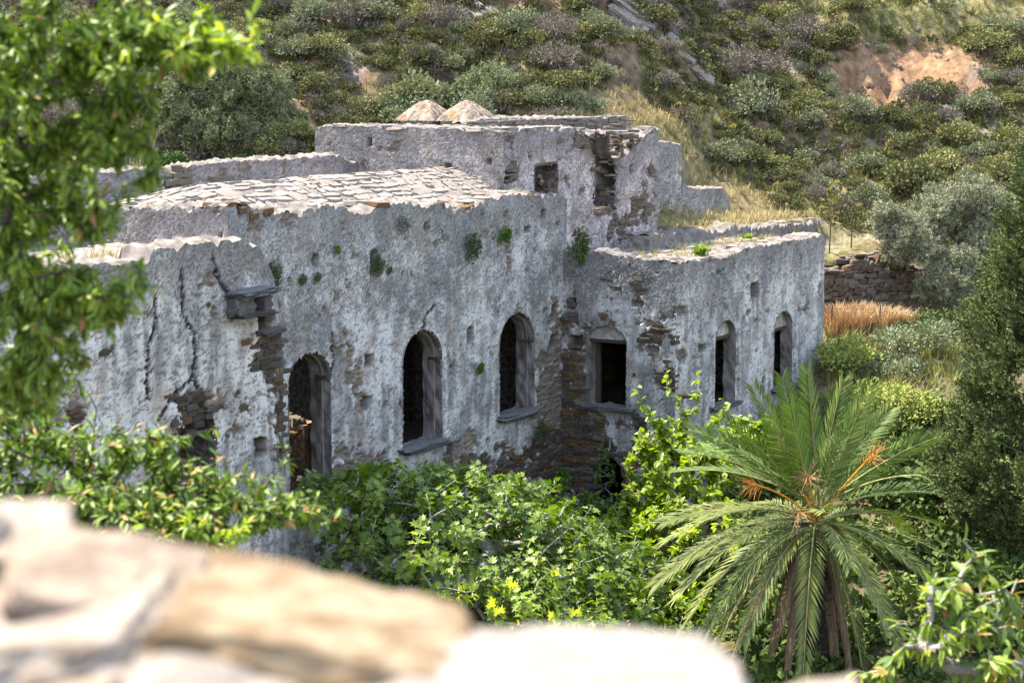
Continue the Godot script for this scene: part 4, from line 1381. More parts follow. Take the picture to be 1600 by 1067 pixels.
func hillside() -> void:
	var kinds := []
	# name, label, group, meshes, tilt
	var dark := []
	var grey := []
	var dry := []
	var lime := []
	for k in 4:
		dark.append(shrub_mesh(100 + k, 1500, 0.1, 0.34, Color(0.065, 0.072, 0.03), Color(0.17, 0.17, 0.068), 12, Color(0.13, 0.1, 0.08), 0.6))
		grey.append(shrub_mesh(110 + k, 1500, 0.11, 0.24, Color(0.11, 0.13, 0.065), Color(0.25, 0.26, 0.155), 12, Color(0.16, 0.14, 0.12), 0.9))
		dry.append(shrub_mesh(120 + k, 1100, 0.12, 0.1, Color(0.115, 0.10, 0.08), Color(0.235, 0.205, 0.17), 60, Color(0.17, 0.145, 0.13), 1.2))
		lime.append(shrub_mesh(130 + k, 1400, 0.1, 0.3, Color(0.12, 0.13, 0.042), Color(0.255, 0.245, 0.10), 12, Color(0.14, 0.12, 0.08), 0.8))
	kinds = [
		["dark_shrub", "dark green rounded shrub", "dark green shrubs on the hillside", dark],
		["grey_shrub", "grey-green shrub", "grey-green shrubs on the hillside", grey],
		["dry_shrub", "bare grey-brown thorny shrub", "dry grey-brown shrubs on the hillside", dry],
		["yellow_green_shrub", "yellow-green shrub", "yellow-green shrubs on the hillside", lime]]
	var many := [0, 0, 0, 0]
	var d := 48.2
	var row := 0
	while d < 68.0:
		var x := -0.33 * d + (row % 2) * 0.4
		while x < 0.33 * d:
			var p := Vector3(x + rf(-0.4, 0.4), 0, -(d + rf(-0.35, 0.35)))
			x += 0.72
			var dd := -p.z
			var q := ab(p.x, p.z)
			var right := sstep(1.0, 8.0, p.x)
			var d0 := lerpf(48.3, 53.0, right)
			if dd < (d0 if p.x < 3.0 else 48.6): continue
			if q.x > -16.0 and q.x < 8.0 and q.y > -6.2: continue
			if q.x < 13.2 and q.y > -5.4: continue
			var dens := 0.96
			var cut := exp(-pow((p.x - 11.7) / 2.2, 2.0) - pow((dd - 58.0) / 1.8, 2.0))
			if cut > 0.33: dens = 0.1
			if dd > 60.3 and p.x > 8.8: dens = 0.22
			if dd < 52.0 and p.x > 4.0: dens = 0.7
			if rng.randf() > dens or on_rock(p): continue
			var m := nA.get_noise_2d(p.x * 0.3, p.z * 0.3 + 70.0)
			var k := 0
			var roll := rng.randf() + m * 0.35
			if p.x < 5.0:
				k = 0 if roll < 0.36 else (2 if roll < 0.6 else (1 if roll < 0.88 else 3))
			else:
				k = 0 if roll < 0.3 else (1 if roll < 0.56 else (2 if roll < 0.74 else 3))
			if many[k] >= 292: continue
			var s := lerpf(0.26, 0.78, pow(rng.randf(), 1.3)) * (1.0 if rng.randf() < 0.88 else 1.4)
			var o := obj(kinds[k][0], kinds[k][3][rng.randi() % 4], M.dull, self)
			p.y = ground_h(p.x, p.z) - 0.05 * s
			o.transform = Transform3D(Basis(Vector3.UP, rf(0, TAU)).scaled(Vector3(s * rf(0.9, 1.2), s * rf(0.8, 1.2), s)), p)
			var v := seen_at(p)
			var spot := "at the left of the slope behind the parapet wall"
			if v.x > 1290.0: spot = "on the slope around the red earth cut" if v.y < 170.0 else "on the lower slope below the red earth cut"
			elif v.x > 1030.0: spot = "high on the slope left of the red cut" if v.y < 130.0 else "on the lower slope just right of the ruin"
			elif v.x > 480.0: spot = "high on the slope above the ruin's upper block" if v.y < 90.0 else "on the slope right behind the upper block"
			tag(o, kinds[k][1] + " " + spot, "shrub", kinds[k][2] + ", " + spot)
			many[k] += 1
		d += 0.68
		row += 1
	# low cover between the shrubs
	var low := Copies4.new()
	var lm := shrub_mesh(140, 90, 0.34, 0.22, Color(1, 1, 1), Color(0.7, 0.7, 0.7), 3, Color(0.8, 0.7, 0.6), 0.8)
	for k in 15000:
		var dd := rf(47.5, 69.0)
		var p := Vector3(rf(-0.31, 0.31) * dd, 0, -dd)
		var q := ab(p.x, p.z)
		if q.x > -16.0 and q.x < 13.0 and q.y > -5.6: continue
		if dd < 53.0 and p.x > 5.0 and rng.randf() < 0.6: continue
		var cut := exp(-pow((p.x - 11.7) / 2.4, 2.0) - pow((dd - 58.0) / 1.9, 2.0))
		if cut > 0.35 and rng.randf() > 0.03: continue
		if dd > 60.3 and p.x > 8.8 and rng.randf() > 0.2: continue
		if nA.get_noise_2d(p.x * 0.45, p.z * 0.45 + 20.0) < -0.22: continue
		p.y = ground_h(p.x, p.z) - 0.02
		var s := rf(0.12, 0.34)
		var c := Color(0.075, 0.088, 0.03).lerp(Color(0.185, 0.18, 0.07), rng.randf())
		if rng.randf() < 0.25: c = Color(0.16, 0.13, 0.11)
		low.add(Basis(Vector3.UP, rf(0, TAU)).scaled(Vector3(s, s * rf(0.7, 1.3), s)), p, c)
	var lo := put_copies("ground_cover", low, lm, M.dull, self)
	tag(lo, "low tufty scrub growing between the hillside shrubs", "scrub", "", "stuff")
	var gr := Copies4.new()
	var tm := tuft_mesh(7, 9, 1.0, 0.5, 0.035)
	for k in 24000:
		var dd := rf(46.0, 66.0)
		var p := Vector3(rf(-0.3, 0.32) * dd, 0, -dd)
		var q := ab(p.x, p.z)
		if q.x > -16.0 and q.x < 5.7 and q.y > -5.6: continue
		if q.x >= 5.7 and q.x < 13.0 and q.y > -0.2: continue
		if q.x >= 13.0 and dd < 46.8: continue
		var cut := exp(-pow((p.x - 11.7) / 2.4, 2.0) - pow((dd - 58.0) / 1.9, 2.0))
		if cut > 0.4: continue
		var meadow := sstep(2.5, 5.0, p.x) * sstep(57.0, 54.0, dd) + (1.0 if dd > 60.3 and p.x > 8.8 else 0.0)
		if rng.randf() > 0.4 + meadow: continue
		p.y = ground_h(p.x, p.z)
		var s := rf(0.14, 0.34)
		var c := Color(0.11, 0.13, 0.035).lerp(Color(0.26, 0.245, 0.085), rng.randf())
		if q.x > 5.0 and q.x < 13.5 and q.y < 0.5 and q.y > -7.0:
			c = Color(0.30, 0.265, 0.13).lerp(Color(0.46, 0.375, 0.21), rng.randf())
			s *= 0.9
		gr.add(Basis(Vector3.UP, rf(0, TAU)).scaled(Vector3(s, s * rf(0.7, 1.3), s)), p, c)
	var go := put_copies("grass", gr, tm, M.dry, self)
	tag(go, "green and straw-coloured grass on the hillside terraces", "grass", "", "stuff")
	# small yellow flowers of the slope
	var fl := Copies4.new()
	var fm := shrub_mesh(150, 60, 0.28, 0.5, Color(1, 1, 1), Color(1, 1, 1), 0, Color(1, 1, 1), 0.6)
	for k in 60:
		var dd := rf(47.5, 58.0)
		var p := Vector3(rf(0.06, 0.29) * dd, 0, -dd)
		var q := ab(p.x, p.z)
		if q.x < 13.0 and q.y > -5.0: continue
		p.y = ground_h(p.x, p.z) + rf(0.2, 0.5)
		fl.add(Basis.from_scale(Vector3.ONE * rf(0.05, 0.11)), p, Color(0.36, 0.30, 0.04))
	var fo := put_copies("flowers", fl, fm, M.dull, self)
	tag(fo, "scattered small yellow blossoms on the lower slope", "flowers", "", "stuff")
	# schist showing through the slope: slanting slabs
	for e in outcrops:
		var p := on_ground(e[0], e[1])
		var t := thing("rock_outcrop", e[4], "rock", p)
		var z := on_ground(e[2], e[3])
		var ln := p.distance_to(z)
		var down := (z - p).normalized()
		var n := int(ln * 9.0)
		for k in n:
			var q = p.lerp(z, rng.randf()) + Vector3(rf(-0.3, 0.3), 0, rf(-0.35, 0.35)) * e[5]
			q.y = ground_h(q.x, q.z) + rf(0.02, 0.22) * e[5]
			var s := obj("rock_slab", rock_mesh(k % 5), M.palestone, t)
			var bs := facing(down + rdir() * 0.12, Vector3(rf(-0.3, 0.3), 1, 0.5), 1.0)
			s.transform = Transform3D(bs * Basis.from_scale(Vector3(rf(0.2, 0.45), rf(0.5, 1.3), rf(0.1, 0.24)) * e[5]), q - p)
	# loose stones and clods in the red cut
	for k in 36:
		var p := on_ground(rf(1300, 1500), rf(45, 160))
		var o := obj("clod", rock_mesh(k % 5), M.palestone, self)
		var s := rf(0.04, 0.13)
		o.transform = Transform3D(Basis(rdir(), rf(0, TAU)).scaled(Vector3.ONE * s), p)
		tag(o, "clod of reddish earth or stone lying in the red cut on the slope", "stone", "clods in the red earth cut")

var rocks := {}
func rock_mesh(k: int) -> ArrayMesh:
	if rocks.has(k): return rocks[k]
	var b := MB.new()
	var n := 9
	var axes := [[Vector3.RIGHT, Vector3.UP, Vector3.BACK], [Vector3.LEFT, Vector3.UP, Vector3.FORWARD], [Vector3.BACK, Vector3.UP, Vector3.LEFT], [Vector3.FORWARD, Vector3.UP, Vector3.RIGHT], [Vector3.RIGHT, Vector3.FORWARD, Vector3.UP], [Vector3.RIGHT, Vector3.BACK, Vector3.DOWN]]
	for ax in axes:
		var base := b.v.size()
		for i in n + 1:
			for j in n + 1:
				var p: Vector3 = ax[0] * (2.0 * i / n - 1.0) + ax[1] * (2.0 * j / n - 1.0) + ax[2]
				p = p.lerp(p.normalized() * 1.1, 0.42)
				var f := nB.get_noise_3d(p.x * 1.1 + k * 9.0, p.y * 1.1, p.z * 1.1)
				var g := nR.get_noise_3d(p.x * 0.8 + k * 5.0, p.y * 2.4, p.z * 0.8)
				p *= 1.0 + f * 0.28 + g * 0.07
				b.vert(p * 0.5, Color(0.38, 0.335, 0.29).lerp(Color(0.22, 0.185, 0.155), clampf(0.45 + f * 1.5, 0, 1)))
		b.grid(n, n, base)
	rocks[k] = b.done()
	return rocks[k]

# ---------------------------------------------------------------- right of the ruin
func dry_wall_and_fence() -> void:
	var a := px(1282, 450, 46.3)
	var e := px(1452, 450, 46.7)
	a.y = 0.0
	e.y = 0.0
	var t := thing("dry_stone_wall", "dry-laid wall of brown fieldstones, broken at the top, right of the ruin", "stone wall", a)
	var du := (e - a).normalized()
	t.basis = Basis(du, Vector3.UP, du.cross(Vector3.UP))
	var ln := a.distance_to(e)
	var top := profile([Vector2(0, -4.68), Vector2(0.5, -4.62), Vector2(0.75, -4.42), Vector2(1.1, -4.34), Vector2(1.75, -4.3), Vector2(2.0, -4.55), Vector2(2.6, -4.75)], 0.05, 95.0)
	var core := MB.new()
	for k in 12:
		var q0 := ln * k / 12.0
		var y: float = top.call(q0 + ln / 24.0) - 0.12
		core.box(Vector3(q0 + ln / 24.0, (y - 7.2) * 0.5, -0.25), Vector3(ln / 24.0, 0, 0), Vector3(0, (y + 7.2) * 0.5, 0), Vector3(0, 0, 0.16), Color(0.1, 0.085, 0.07))
	obj("rubble_core", core.done(false), M.rough, t)
	var mask := func(q: float, y: float) -> float:
		return 1.0 if y < top.call(q) else 0.0
	var y := -6.4
	var made := 0
	while y < -4.25:
		var ch := rf(0.07, 0.15)
		var q := rf(-0.1, 0.0)
		while q < ln:
			var l := rf(0.09, 0.30)
			if made < 296 and y + ch * 0.6 < top.call(q + l * 0.5):
				var st := obj("stone", fieldstone(rng.randi()), M.drystones[rng.randi() % 5], t)
				var hh := ch * rf(0.8, 1.3)
				st.transform = Transform3D(Basis(Vector3.BACK, rf(-0.22, 0.22)) * Basis(Vector3.UP, rf(-0.3, 0.3)) * Basis.from_scale(Vector3(l * 1.08, hh, rf(0.16, 0.26))), Vector3(q + l * 0.5, y + ch * 0.5 + rf(-0.025, 0.025), rf(-0.06, 0.05)))
				made += 1
			q += l
		y += ch * 0.93
	for k in 46:
		var q := rf(0.0, ln)
		var yy: float = top.call(q)
		slab_at("capstone", t, Vector3(q, yy + rf(-0.06, 0.06), rf(-0.55, -0.05)), Vector3(rf(0.16, 0.4), rf(-0.06, 0.06), 0), Vector3(0, rf(0.06, 0.13), 0.02), Vector3(rf(-0.06, 0.06), 0, rf(0.16, 0.3)), M.drystones[rng.randi() % 5])
	# wire fence above the wall
	var f := thing("wire_fence", "thin wire mesh fence on iron posts above the dry-laid stone wall", "fence", px(1296, 412, 47.6))
	fence(f, [px(1296, 408, 47.6), px(1330, 408, 47.6), px(1374, 404, 47.9), px(1420, 400, 48.2)], 0.72)
	var g := thing("wire_fence", "low sagging wire fence across the orange dry grass below the stone wall", "fence", px(1296, 560, 44.3))
	fence(g, [px(1298, 556, 44.4), px(1373, 556, 44.2), px(1436, 552, 44.2)], 0.62)

func fence(f: Node3D, feet: Array, h: float) -> void:
	var w := MB.new()
	var c := Color(1, 1, 1)
	for k in feet.size():
		var p: Vector3 = feet[k] - f.position
		p.y = ground_h(feet[k].x, feet[k].z) - f.position.y
		feet[k] = p
		var b := MB.new()
		b.tube(Vector3.ZERO, Vector3(0.02, h * 1.12, 0.01), 0.018, 0.016, 6, c)
		var o := obj("post", b.done(), M.iron, f)
		o.position = p
	for k in feet.size() - 1:
		var p: Vector3 = feet[k]
		var q: Vector3 = feet[k + 1]
		for j in 8:
			var y := Vector3.UP * h * (0.05 + j / 7.5)
			var sag := Vector3.DOWN * 0.02
			w.tube(p + y, p.lerp(q, 0.5) + y + sag, 0.0022, 0.0022, 3, c)
			w.tube(p.lerp(q, 0.5) + y + sag, q + y, 0.0022, 0.0022, 3, c)
		var n := int(p.distance_to(q) / 0.1)
		for j in n:
			var m := p.lerp(q, float(j) / n)
			w.tube(m + Vector3.UP * h * 0.05, m + Vector3.UP * h, 0.0018, 0.0018, 3, c)
	obj("wire_mesh", w.done(), M.iron, f)

func cloud_tree(t: Node3D, blobs: Array, base: Array, ntips: int, per: int, twig: float, leaf: ArrayMesh, mat: Material, bark: Material, c0: Color, c1: Color, size: Vector2, inner: float, tip_r: float, stepl := 0.18, upturn := 0.5) -> void:
	# blobs: [centre, radii]; tips fill them, denser towards the outside
	var tips := []
	var total := 0.0
	for b in blobs: total += pow(b[1].x * b[1].y * b[1].z, 0.7)
	for b in blobs:
		var n := int(ntips * pow(b[1].x * b[1].y * b[1].z, 0.7) / total)
		for k in n:
			tips.append(b[0] + rdir() * b[1] * pow(rng.randf(), inner))
	var sk := skeleton(base, tips, stepl, 0.05, 0.25)
	obj("limbs", limbs(sk, tip_r, 0.46, 7, Color(1, 1, 1)), bark, t)
	var cp := Copies4.new()
	for e in sk[2]:
		var p: Vector3 = sk[0][e]
		var back: Vector3 = p - sk[0][sk[1][e]]
		var tone := rng.randf()
		for k in per:
			var dir := (back.normalized() * 0.5 + rdir() + Vector3.UP * upturn * 0.4).normalized()
			var o := p + rdir() * twig * pow(rng.randf(), 0.5)
			var bs := facing(dir, rdir(), rf(size.x, size.y))
			cp.add(bs, o, c0.lerp(c1, clampf(tone * 0.5 + rng.randf() * 0.5, 0, 1)))
	put_copies("foliage", cp, leaf, mat, t)

# a sprig: several slim leaves on a short shoot, unit length
func sprig(seed_: int, n: int, l: float, w: float, open_: float) -> ArrayMesh:
	var r := RandomNumberGenerator.new()
	r.seed = seed_
	var b := MB.new()
	for k in n:
		var y := float(k) / n
		var q := k * 2.4
		var d := Vector3(cos(q) * open_, 0.75, sin(q) * open_).normalized()
		var s := d.cross(Vector3(r.randf_range(-1, 1), r.randf_range(-1, 1), r.randf_range(-1, 1))).normalized() * w
		var o := Vector3(0, y * 0.8, 0)
		var sh := r.randf_range(0.75, 1.0)
		var c := Color(sh, sh, sh)
		b.tri(o, o + d * l * 0.5 - s, o + d * l, c)
		b.tri(o, o + d * l, o + d * l * 0.5 + s, c)
	return b.done(false)

func olive_tree() -> void:
	var foot := px(1485, 560, 46.0)
	foot.y = ground_h(foot.x, foot.z) - 0.1
	var t := thing("olive_tree", "silvery grey-green olive tree with a dark leaning trunk beside the dry stone wall", "tree", foot)
	var blobs := []
	for e in [[1425, 375, 46.0, 0.75, 0.6], [1380, 345, 46.0, 0.45, 0.4], [1465, 330, 46.6, 0.7, 0.55], [1520, 320, 46.8, 0.75, 0.6], [1490, 420, 45.8, 0.7, 0.5], [1535, 385, 46.5, 0.6, 0.6], [1465, 450, 45.7, 0.5, 0.35], [1500, 470, 45.8, 0.5, 0.4], [1560, 330, 47.0, 0.6, 0.5]]:
		blobs.append([px(e[0], e[1], e[2]) - foot, Vector3(e[3], e[4], e[3] * 0.9)])
	var a := px(1478, 510, 46.0) - foot
	var b := px(1470, 450, 46.0) - foot
	cloud_tree(t, blobs, [Vector3.ZERO, a * 0.5 + Vector3(0.05, 0, 0), a, b], 420, 34, 0.2, sprig(3, 8, 0.42, 0.06, 0.8), M.olive, M.bark_dark, Color(0.14, 0.15, 0.085), Color(0.37, 0.375, 0.245), Vector2(0.11, 0.2), 0.4, 0.006)
	# dead pale limb at the right of the crown
	var sk := skeleton([px(1540, 400, 46.9) - foot, px(1545, 350, 46.9) - foot], [px(1528, 285, 47) - foot, px(1545, 280, 47) - foot, px(1560, 290, 47) - foot, px(1535, 300, 47) - foot, px(1552, 305, 46.8) - foot], 0.12, 0.1, 0.2)
	obj("dead_branch", limbs(sk, 0.007, 0.5, 5, Color(1, 1, 1)), M.bark_pale, t)
	# the second, leaning stem
	var m := MB.new()
	m.tube(Vector3(0.2, 0, 0), a + Vector3(0.22, 0.1, 0), 0.13, 0.09, 8, Color(1, 1, 1))
	m.tube(a + Vector3(0.22, 0.1, 0), b + Vector3(0.5, 0.2, 0), 0.09, 0.05, 8, Color(1, 1, 1))
	obj("stem", m.done(), M.bark_dark, t)

func one_shrub(called: String, label: String, cat: String, mesh: ArrayMesh, mat: Material, p: Vector3, s: Vector3, group := "") -> MeshInstance3D:
	var o := obj(called, mesh, mat, self)
	o.transform = Transform3D(Basis(Vector3.UP, rf(0, TAU)) * Basis.from_scale(s), p)
	tag(o, label, cat, group)
	return o

func right_slope_plants() -> void:
	# dry orange grass in front of the stone wall
	var cp := Copies4.new()
	var tm := tuft_mesh(17, 9, 1.0, 0.75, 0.03)
	for k in 2200:
		var p := px(rf(1290, 1450), 530, rf(44.2, 46.0))
		var e := pow((p.x - px(1368, 530, 45).x) / 1.5, 2)
		if e > 0.6 and rng.randf() < 0.6 + 0.3 * e: continue
		if nA.get_noise_2d(p.x * 1.6, p.z * 1.6) < -0.2: continue
		p.y = ground_h(p.x, p.z)
		var s := rf(0.25, 0.62) * (1.0 - 0.3 * minf(1.0, e))
		cp.add(Basis(Vector3.UP, rf(0, TAU)).scaled(Vector3(s, s, s)), p, Color(0.34, 0.20, 0.10).lerp(Color(0.48, 0.37, 0.23), rng.randf()))
	var o := put_copies("dry_grass", cp, tm, M.dry, self)
	tag(o, "patch of tall orange-brown dry grass in front of the dry-laid stone wall", "dry grass", "", "stuff")
	var g := shrub_mesh(201, 2600, 0.09, 0.2, Color(0.13, 0.155, 0.075), Color(0.24, 0.27, 0.155), 10, Color(0.2, 0.17, 0.14), 1.0)
	var y := shrub_mesh(202, 2600, 0.085, 0.3, Color(0.17, 0.22, 0.045), Color(0.34, 0.36, 0.1), 6, Color(0.2, 0.2, 0.1), 0.9)
	var d := shrub_mesh(203, 2400, 0.085, 0.35, Color(0.05, 0.08, 0.022), Color(0.12, 0.15, 0.05), 10, Color(0.14, 0.11, 0.09), 0.6)
	var list := [
		["yellow_flowering_shrub", "bright yellow-green flowering shrub by the ruin's lower right corner, behind the palm tips", y, 1330, 612, 42.0, 0.85],
		["silver_shrub", "feathery silver-green shrub below the fence at the olive tree's foot", g, 1422, 610, 42.5, 0.95],
		["green_shrub", "dark green rounded shrub touching the olive tree trunk", d, 1452, 585, 44.0, 0.8],
		["silver_shrub", "small grey-green shrub at the left of the cypress foot", g, 1390, 655, 41.5, 0.7],
		["yellow_flowering_shrub", "yellow-green weedy shrub right of the palm's upper fronds", y, 1405, 700, 38.5, 0.9],
		["yellow_flowering_shrub", "smaller yellow-green weedy shrub under the silver one, beside the twig heap", y, 1360, 668, 40.0, 0.65]]
	for e in list:
		var p := px(e[3], e[4], e[5])
		p.y = maxf(ground_h(p.x, p.z), p.y) - 0.1
		one_shrub(e[0], e[1], "shrub", e[2], M.dull, p, Vector3(e[6] * 1.2, e[6], e[6] * 1.1))
	var gc := Copies4.new()
	for k in 900:
		var p := px(rf(1290, 1500), 600, rf(36.0, 44.0))
		p.y = ground_h(p.x, p.z)
		var s := rf(0.15, 0.42)
		gc.add(Basis(Vector3.UP, rf(0, TAU)).scaled(Vector3(s, s, s)), p, Color(0.15, 0.19, 0.045).lerp(Color(0.36, 0.33, 0.12), rng.randf()))
	var go := put_copies("grass", gc, tm, M.dry, self)
	tag(go, "green and yellowing grass on the bank between the ruin's right end and the cypress", "grass", "", "stuff")
	# a heap of dead pale twigs
	var tw := thing("twig_heap", "tangled heap of dead pale twigs between the silver shrub and the cypress", "twigs", px(1450, 640, 40.5))
	var b := MB.new()
	for k in 340:
		var p := Vector3(rf(-1.0, 0.7), 0, rf(-0.7, 0.7))
		p.y = rf(-0.3, 0.45) * (1.0 - absf(p.x) * 0.5)
		var dir := (rdir() + Vector3(0.9, -0.15, 0)).normalized() * rf(0.25, 0.75)
		var m := p + dir * 0.5 + rdir() * 0.05
		b.tube(p, m, 0.008, 0.006, 4, Color(1, 1, 1))
		b.tube(m, p + dir, 0.006, 0.003, 4, Color(1, 1, 1))
	obj("twigs", b.done(), M.twig, tw)

func cypress() -> void:
	# the crown of scale leaves: plumes on an upright egg
	var foot := px(1640, 960, 33.0)
	foot.y = ground_h(foot.x, foot.z)
	var t := thing("cypress_tree", "tall dark green cypress filling the right edge, in front of the olive tree", "tree", foot)
	var top := px(1665, 215, 33.0).y - foot.y
	var b := MB.new()
	b.tube(Vector3(0, -0.3, 0), Vector3(0.05, top * 0.5, 0), 0.2, 0.13, 10, Color(1, 1, 1))
	b.tube(Vector3(0.05, top * 0.5, 0), Vector3(0.1, top * 0.95, 0), 0.13, 0.03, 8, Color(1, 1, 1))
	obj("trunk", b.done(), M.bark_dark, t)
	var cp := Copies4.new()
	var sp := sprig(9, 13, 0.36, 0.085, 0.6)
	var lb := MB.new()
	for k in 430:
		var h := pow(rng.randf(), 0.85)
		var q := rf(0, TAU)
		var prof := 2.35 * pow(1.0 - h, 0.62) * sstep(-0.12, 0.14, h)
		var rr := prof * (0.78 + 0.3 * nA.get_noise_2d(q * 0.9, h * 4.0) + rf(-0.1, 0.06))
		var c := Vector3(cos(q) * rr, h * top, sin(q) * rr)
		var axis := (Vector3(cos(q), 0.9, sin(q))).normalized()
		var size := rf(0.28, 0.5)
		lb.tube(Vector3(cos(q) * 0.1, h * top - rr * 0.45, sin(q) * 0.1), c, 0.014, 0.006, 4, Color(1, 1, 1))
		var tone := rng.randf()
		for j in 105:
			var u := pow(rng.randf(), 0.6)
			var dv := rdir()
			if dv.dot(Vector3(cos(q), 0.2, sin(q))) < -0.3: dv = -dv
			var o := c + axis * (rng.randf() - 0.35) * size * 1.4 + dv * size * u * 0.62
			var dir := (dv * 0.55 + axis + rdir() * 0.35).normalized()
			cp.add(facing(dir, rdir(), rf(0.10, 0.19)), o, Color(0.06, 0.085, 0.028).lerp(Color(0.21, 0.25, 0.09), clampf(tone * 0.45 + rng.randf() * 0.55, 0, 1)))
	obj("limbs", lb.done(), M.bark_dark, t)
	put_copies("foliage", cp, sp, M.cypress, t)

func back_bushes() -> void:
	# big shrubs right behind the building
	var sp := sprig(21, 8, 0.4, 0.075, 0.8)
	var list := [
		["olive_bush", "large silvery olive bush behind the parapet wall, left, against the slope", [[375, 135, 49.6, 1.35, 1.05], [300, 160, 49.4, 1.1, 1.1], [425, 170, 49.4, 0.85, 0.75], [330, 205, 49.0, 1.2, 0.7], [280, 110, 50.0, 1.0, 0.9], [400, 215, 49.0, 0.8, 0.45]], [345, 250, 49.2], Color(0.08, 0.10, 0.042), Color(0.24, 0.265, 0.135), 520],
		["olive_bush", "large round grey-green bush rising behind the two pyramid caps", [[775, 145, 50.5, 0.95, 0.72], [820, 160, 50.5, 0.6, 0.5], [730, 150, 50.5, 0.6, 0.5], [680, 170, 50.8, 0.6, 0.35], [775, 175, 50.0, 0.9, 0.4]], [775, 205, 50.3], Color(0.11, 0.135, 0.06), Color(0.245, 0.275, 0.135), 280],
		["olive_bush", "small pale green bush over the slate coping, right of the big round one", [[890, 168, 50.0, 0.6, 0.28], [860, 172, 50.0, 0.4, 0.25], [925, 176, 50.0, 0.35, 0.22]], [890, 205, 50.0], Color(0.12, 0.15, 0.075), Color(0.25, 0.29, 0.16), 120],
		["olive_bush", "pale green low bush left of the pyramid caps behind the roof", [[625, 172, 50.5, 0.5, 0.3], [600, 182, 50.5, 0.35, 0.25], [650, 178, 50.2, 0.3, 0.2]], [625, 205, 50.3], Color(0.12, 0.16, 0.07), Color(0.24, 0.29, 0.15), 110]]
	for e in list:
		var foot := px(e[3][0], e[3][1], e[3][2])
		foot.y = ground_h(foot.x, foot.z) - 0.05
		var t := thing(e[0], e[1], "bush", foot)
		var blobs := []
		for q in e[2]:
			blobs.append([px(q[0], q[1], q[2]) - foot, Vector3(q[3], q[4], q[3] * 0.8)])
		cloud_tree(t, blobs, [Vector3.ZERO, Vector3(0, 0.25, 0)], e[6], 38, 0.2, sp, M.olive, M.bark_dark, e[4], e[5], Vector2(0.1, 0.2), 0.4, 0.006)
	var d := shrub_mesh(231, 2600, 0.085, 0.45, Color(0.035, 0.075, 0.02), Color(0.09, 0.15, 0.04), 6, Color(0.1, 0.1, 0.05), 0.5)
	var y := shrub_mesh(232, 2400, 0.085, 0.3, Color(0.12, 0.15, 0.045), Color(0.23, 0.235, 0.1), 6, Color(0.2, 0.2, 0.1), 0.8)
	for e in [["nettle_patch", "dark fresh green leafy plants at the parapet wall's far side under the left olive bush", d, 275, 240, 48.0, 0.75], ["yellow_green_shrub", "dull yellow-green round shrub left of the upper block's corner", y, 455, 225, 49.0, 0.7], ["yellow_green_shrub", "lower yellow-green shrub touching the left edge of the upper block", y, 480, 245, 48.0, 0.5], ["nettle_patch", "smaller dark green leafy plant between the olive bush and the yellow-green shrub", d, 370, 245, 48.2, 0.5]]:
		var p := px(e[3], e[4], e[5])
		p.y = ground_h(p.x, p.z) - 0.05
		one_shrub(e[0], e[1], "shrub", e[2], M.dull, p, Vector3(e[6] * 1.2, e[6], e[6]))
	# bare pale stalks by the tree at the left
	var st := thing("dry_stalks", "thin bare pale stalks standing behind the parapet wall at the left", "stalks", px(205, 262, 46.5))
	var b := MB.new()
	for k in 26:
		var o := Vector3(rf(-0.35, 0.35), -0.2, rf(-0.2, 0.2))
		var tip := o + Vector3(rf(-0.1, 0.5), rf(0.5, 1.15), rf(-0.2, 0.2))
		var m := o.lerp(tip, 0.5) + rdir() * 0.06
		b.tube(o, m, 0.008, 0.006, 4, Color(1, 1, 1))
		b.tube(m, tip, 0.006, 0.003, 4, Color(1, 1, 1))
	obj("stalks", b.done(), M.bark_pale, st)

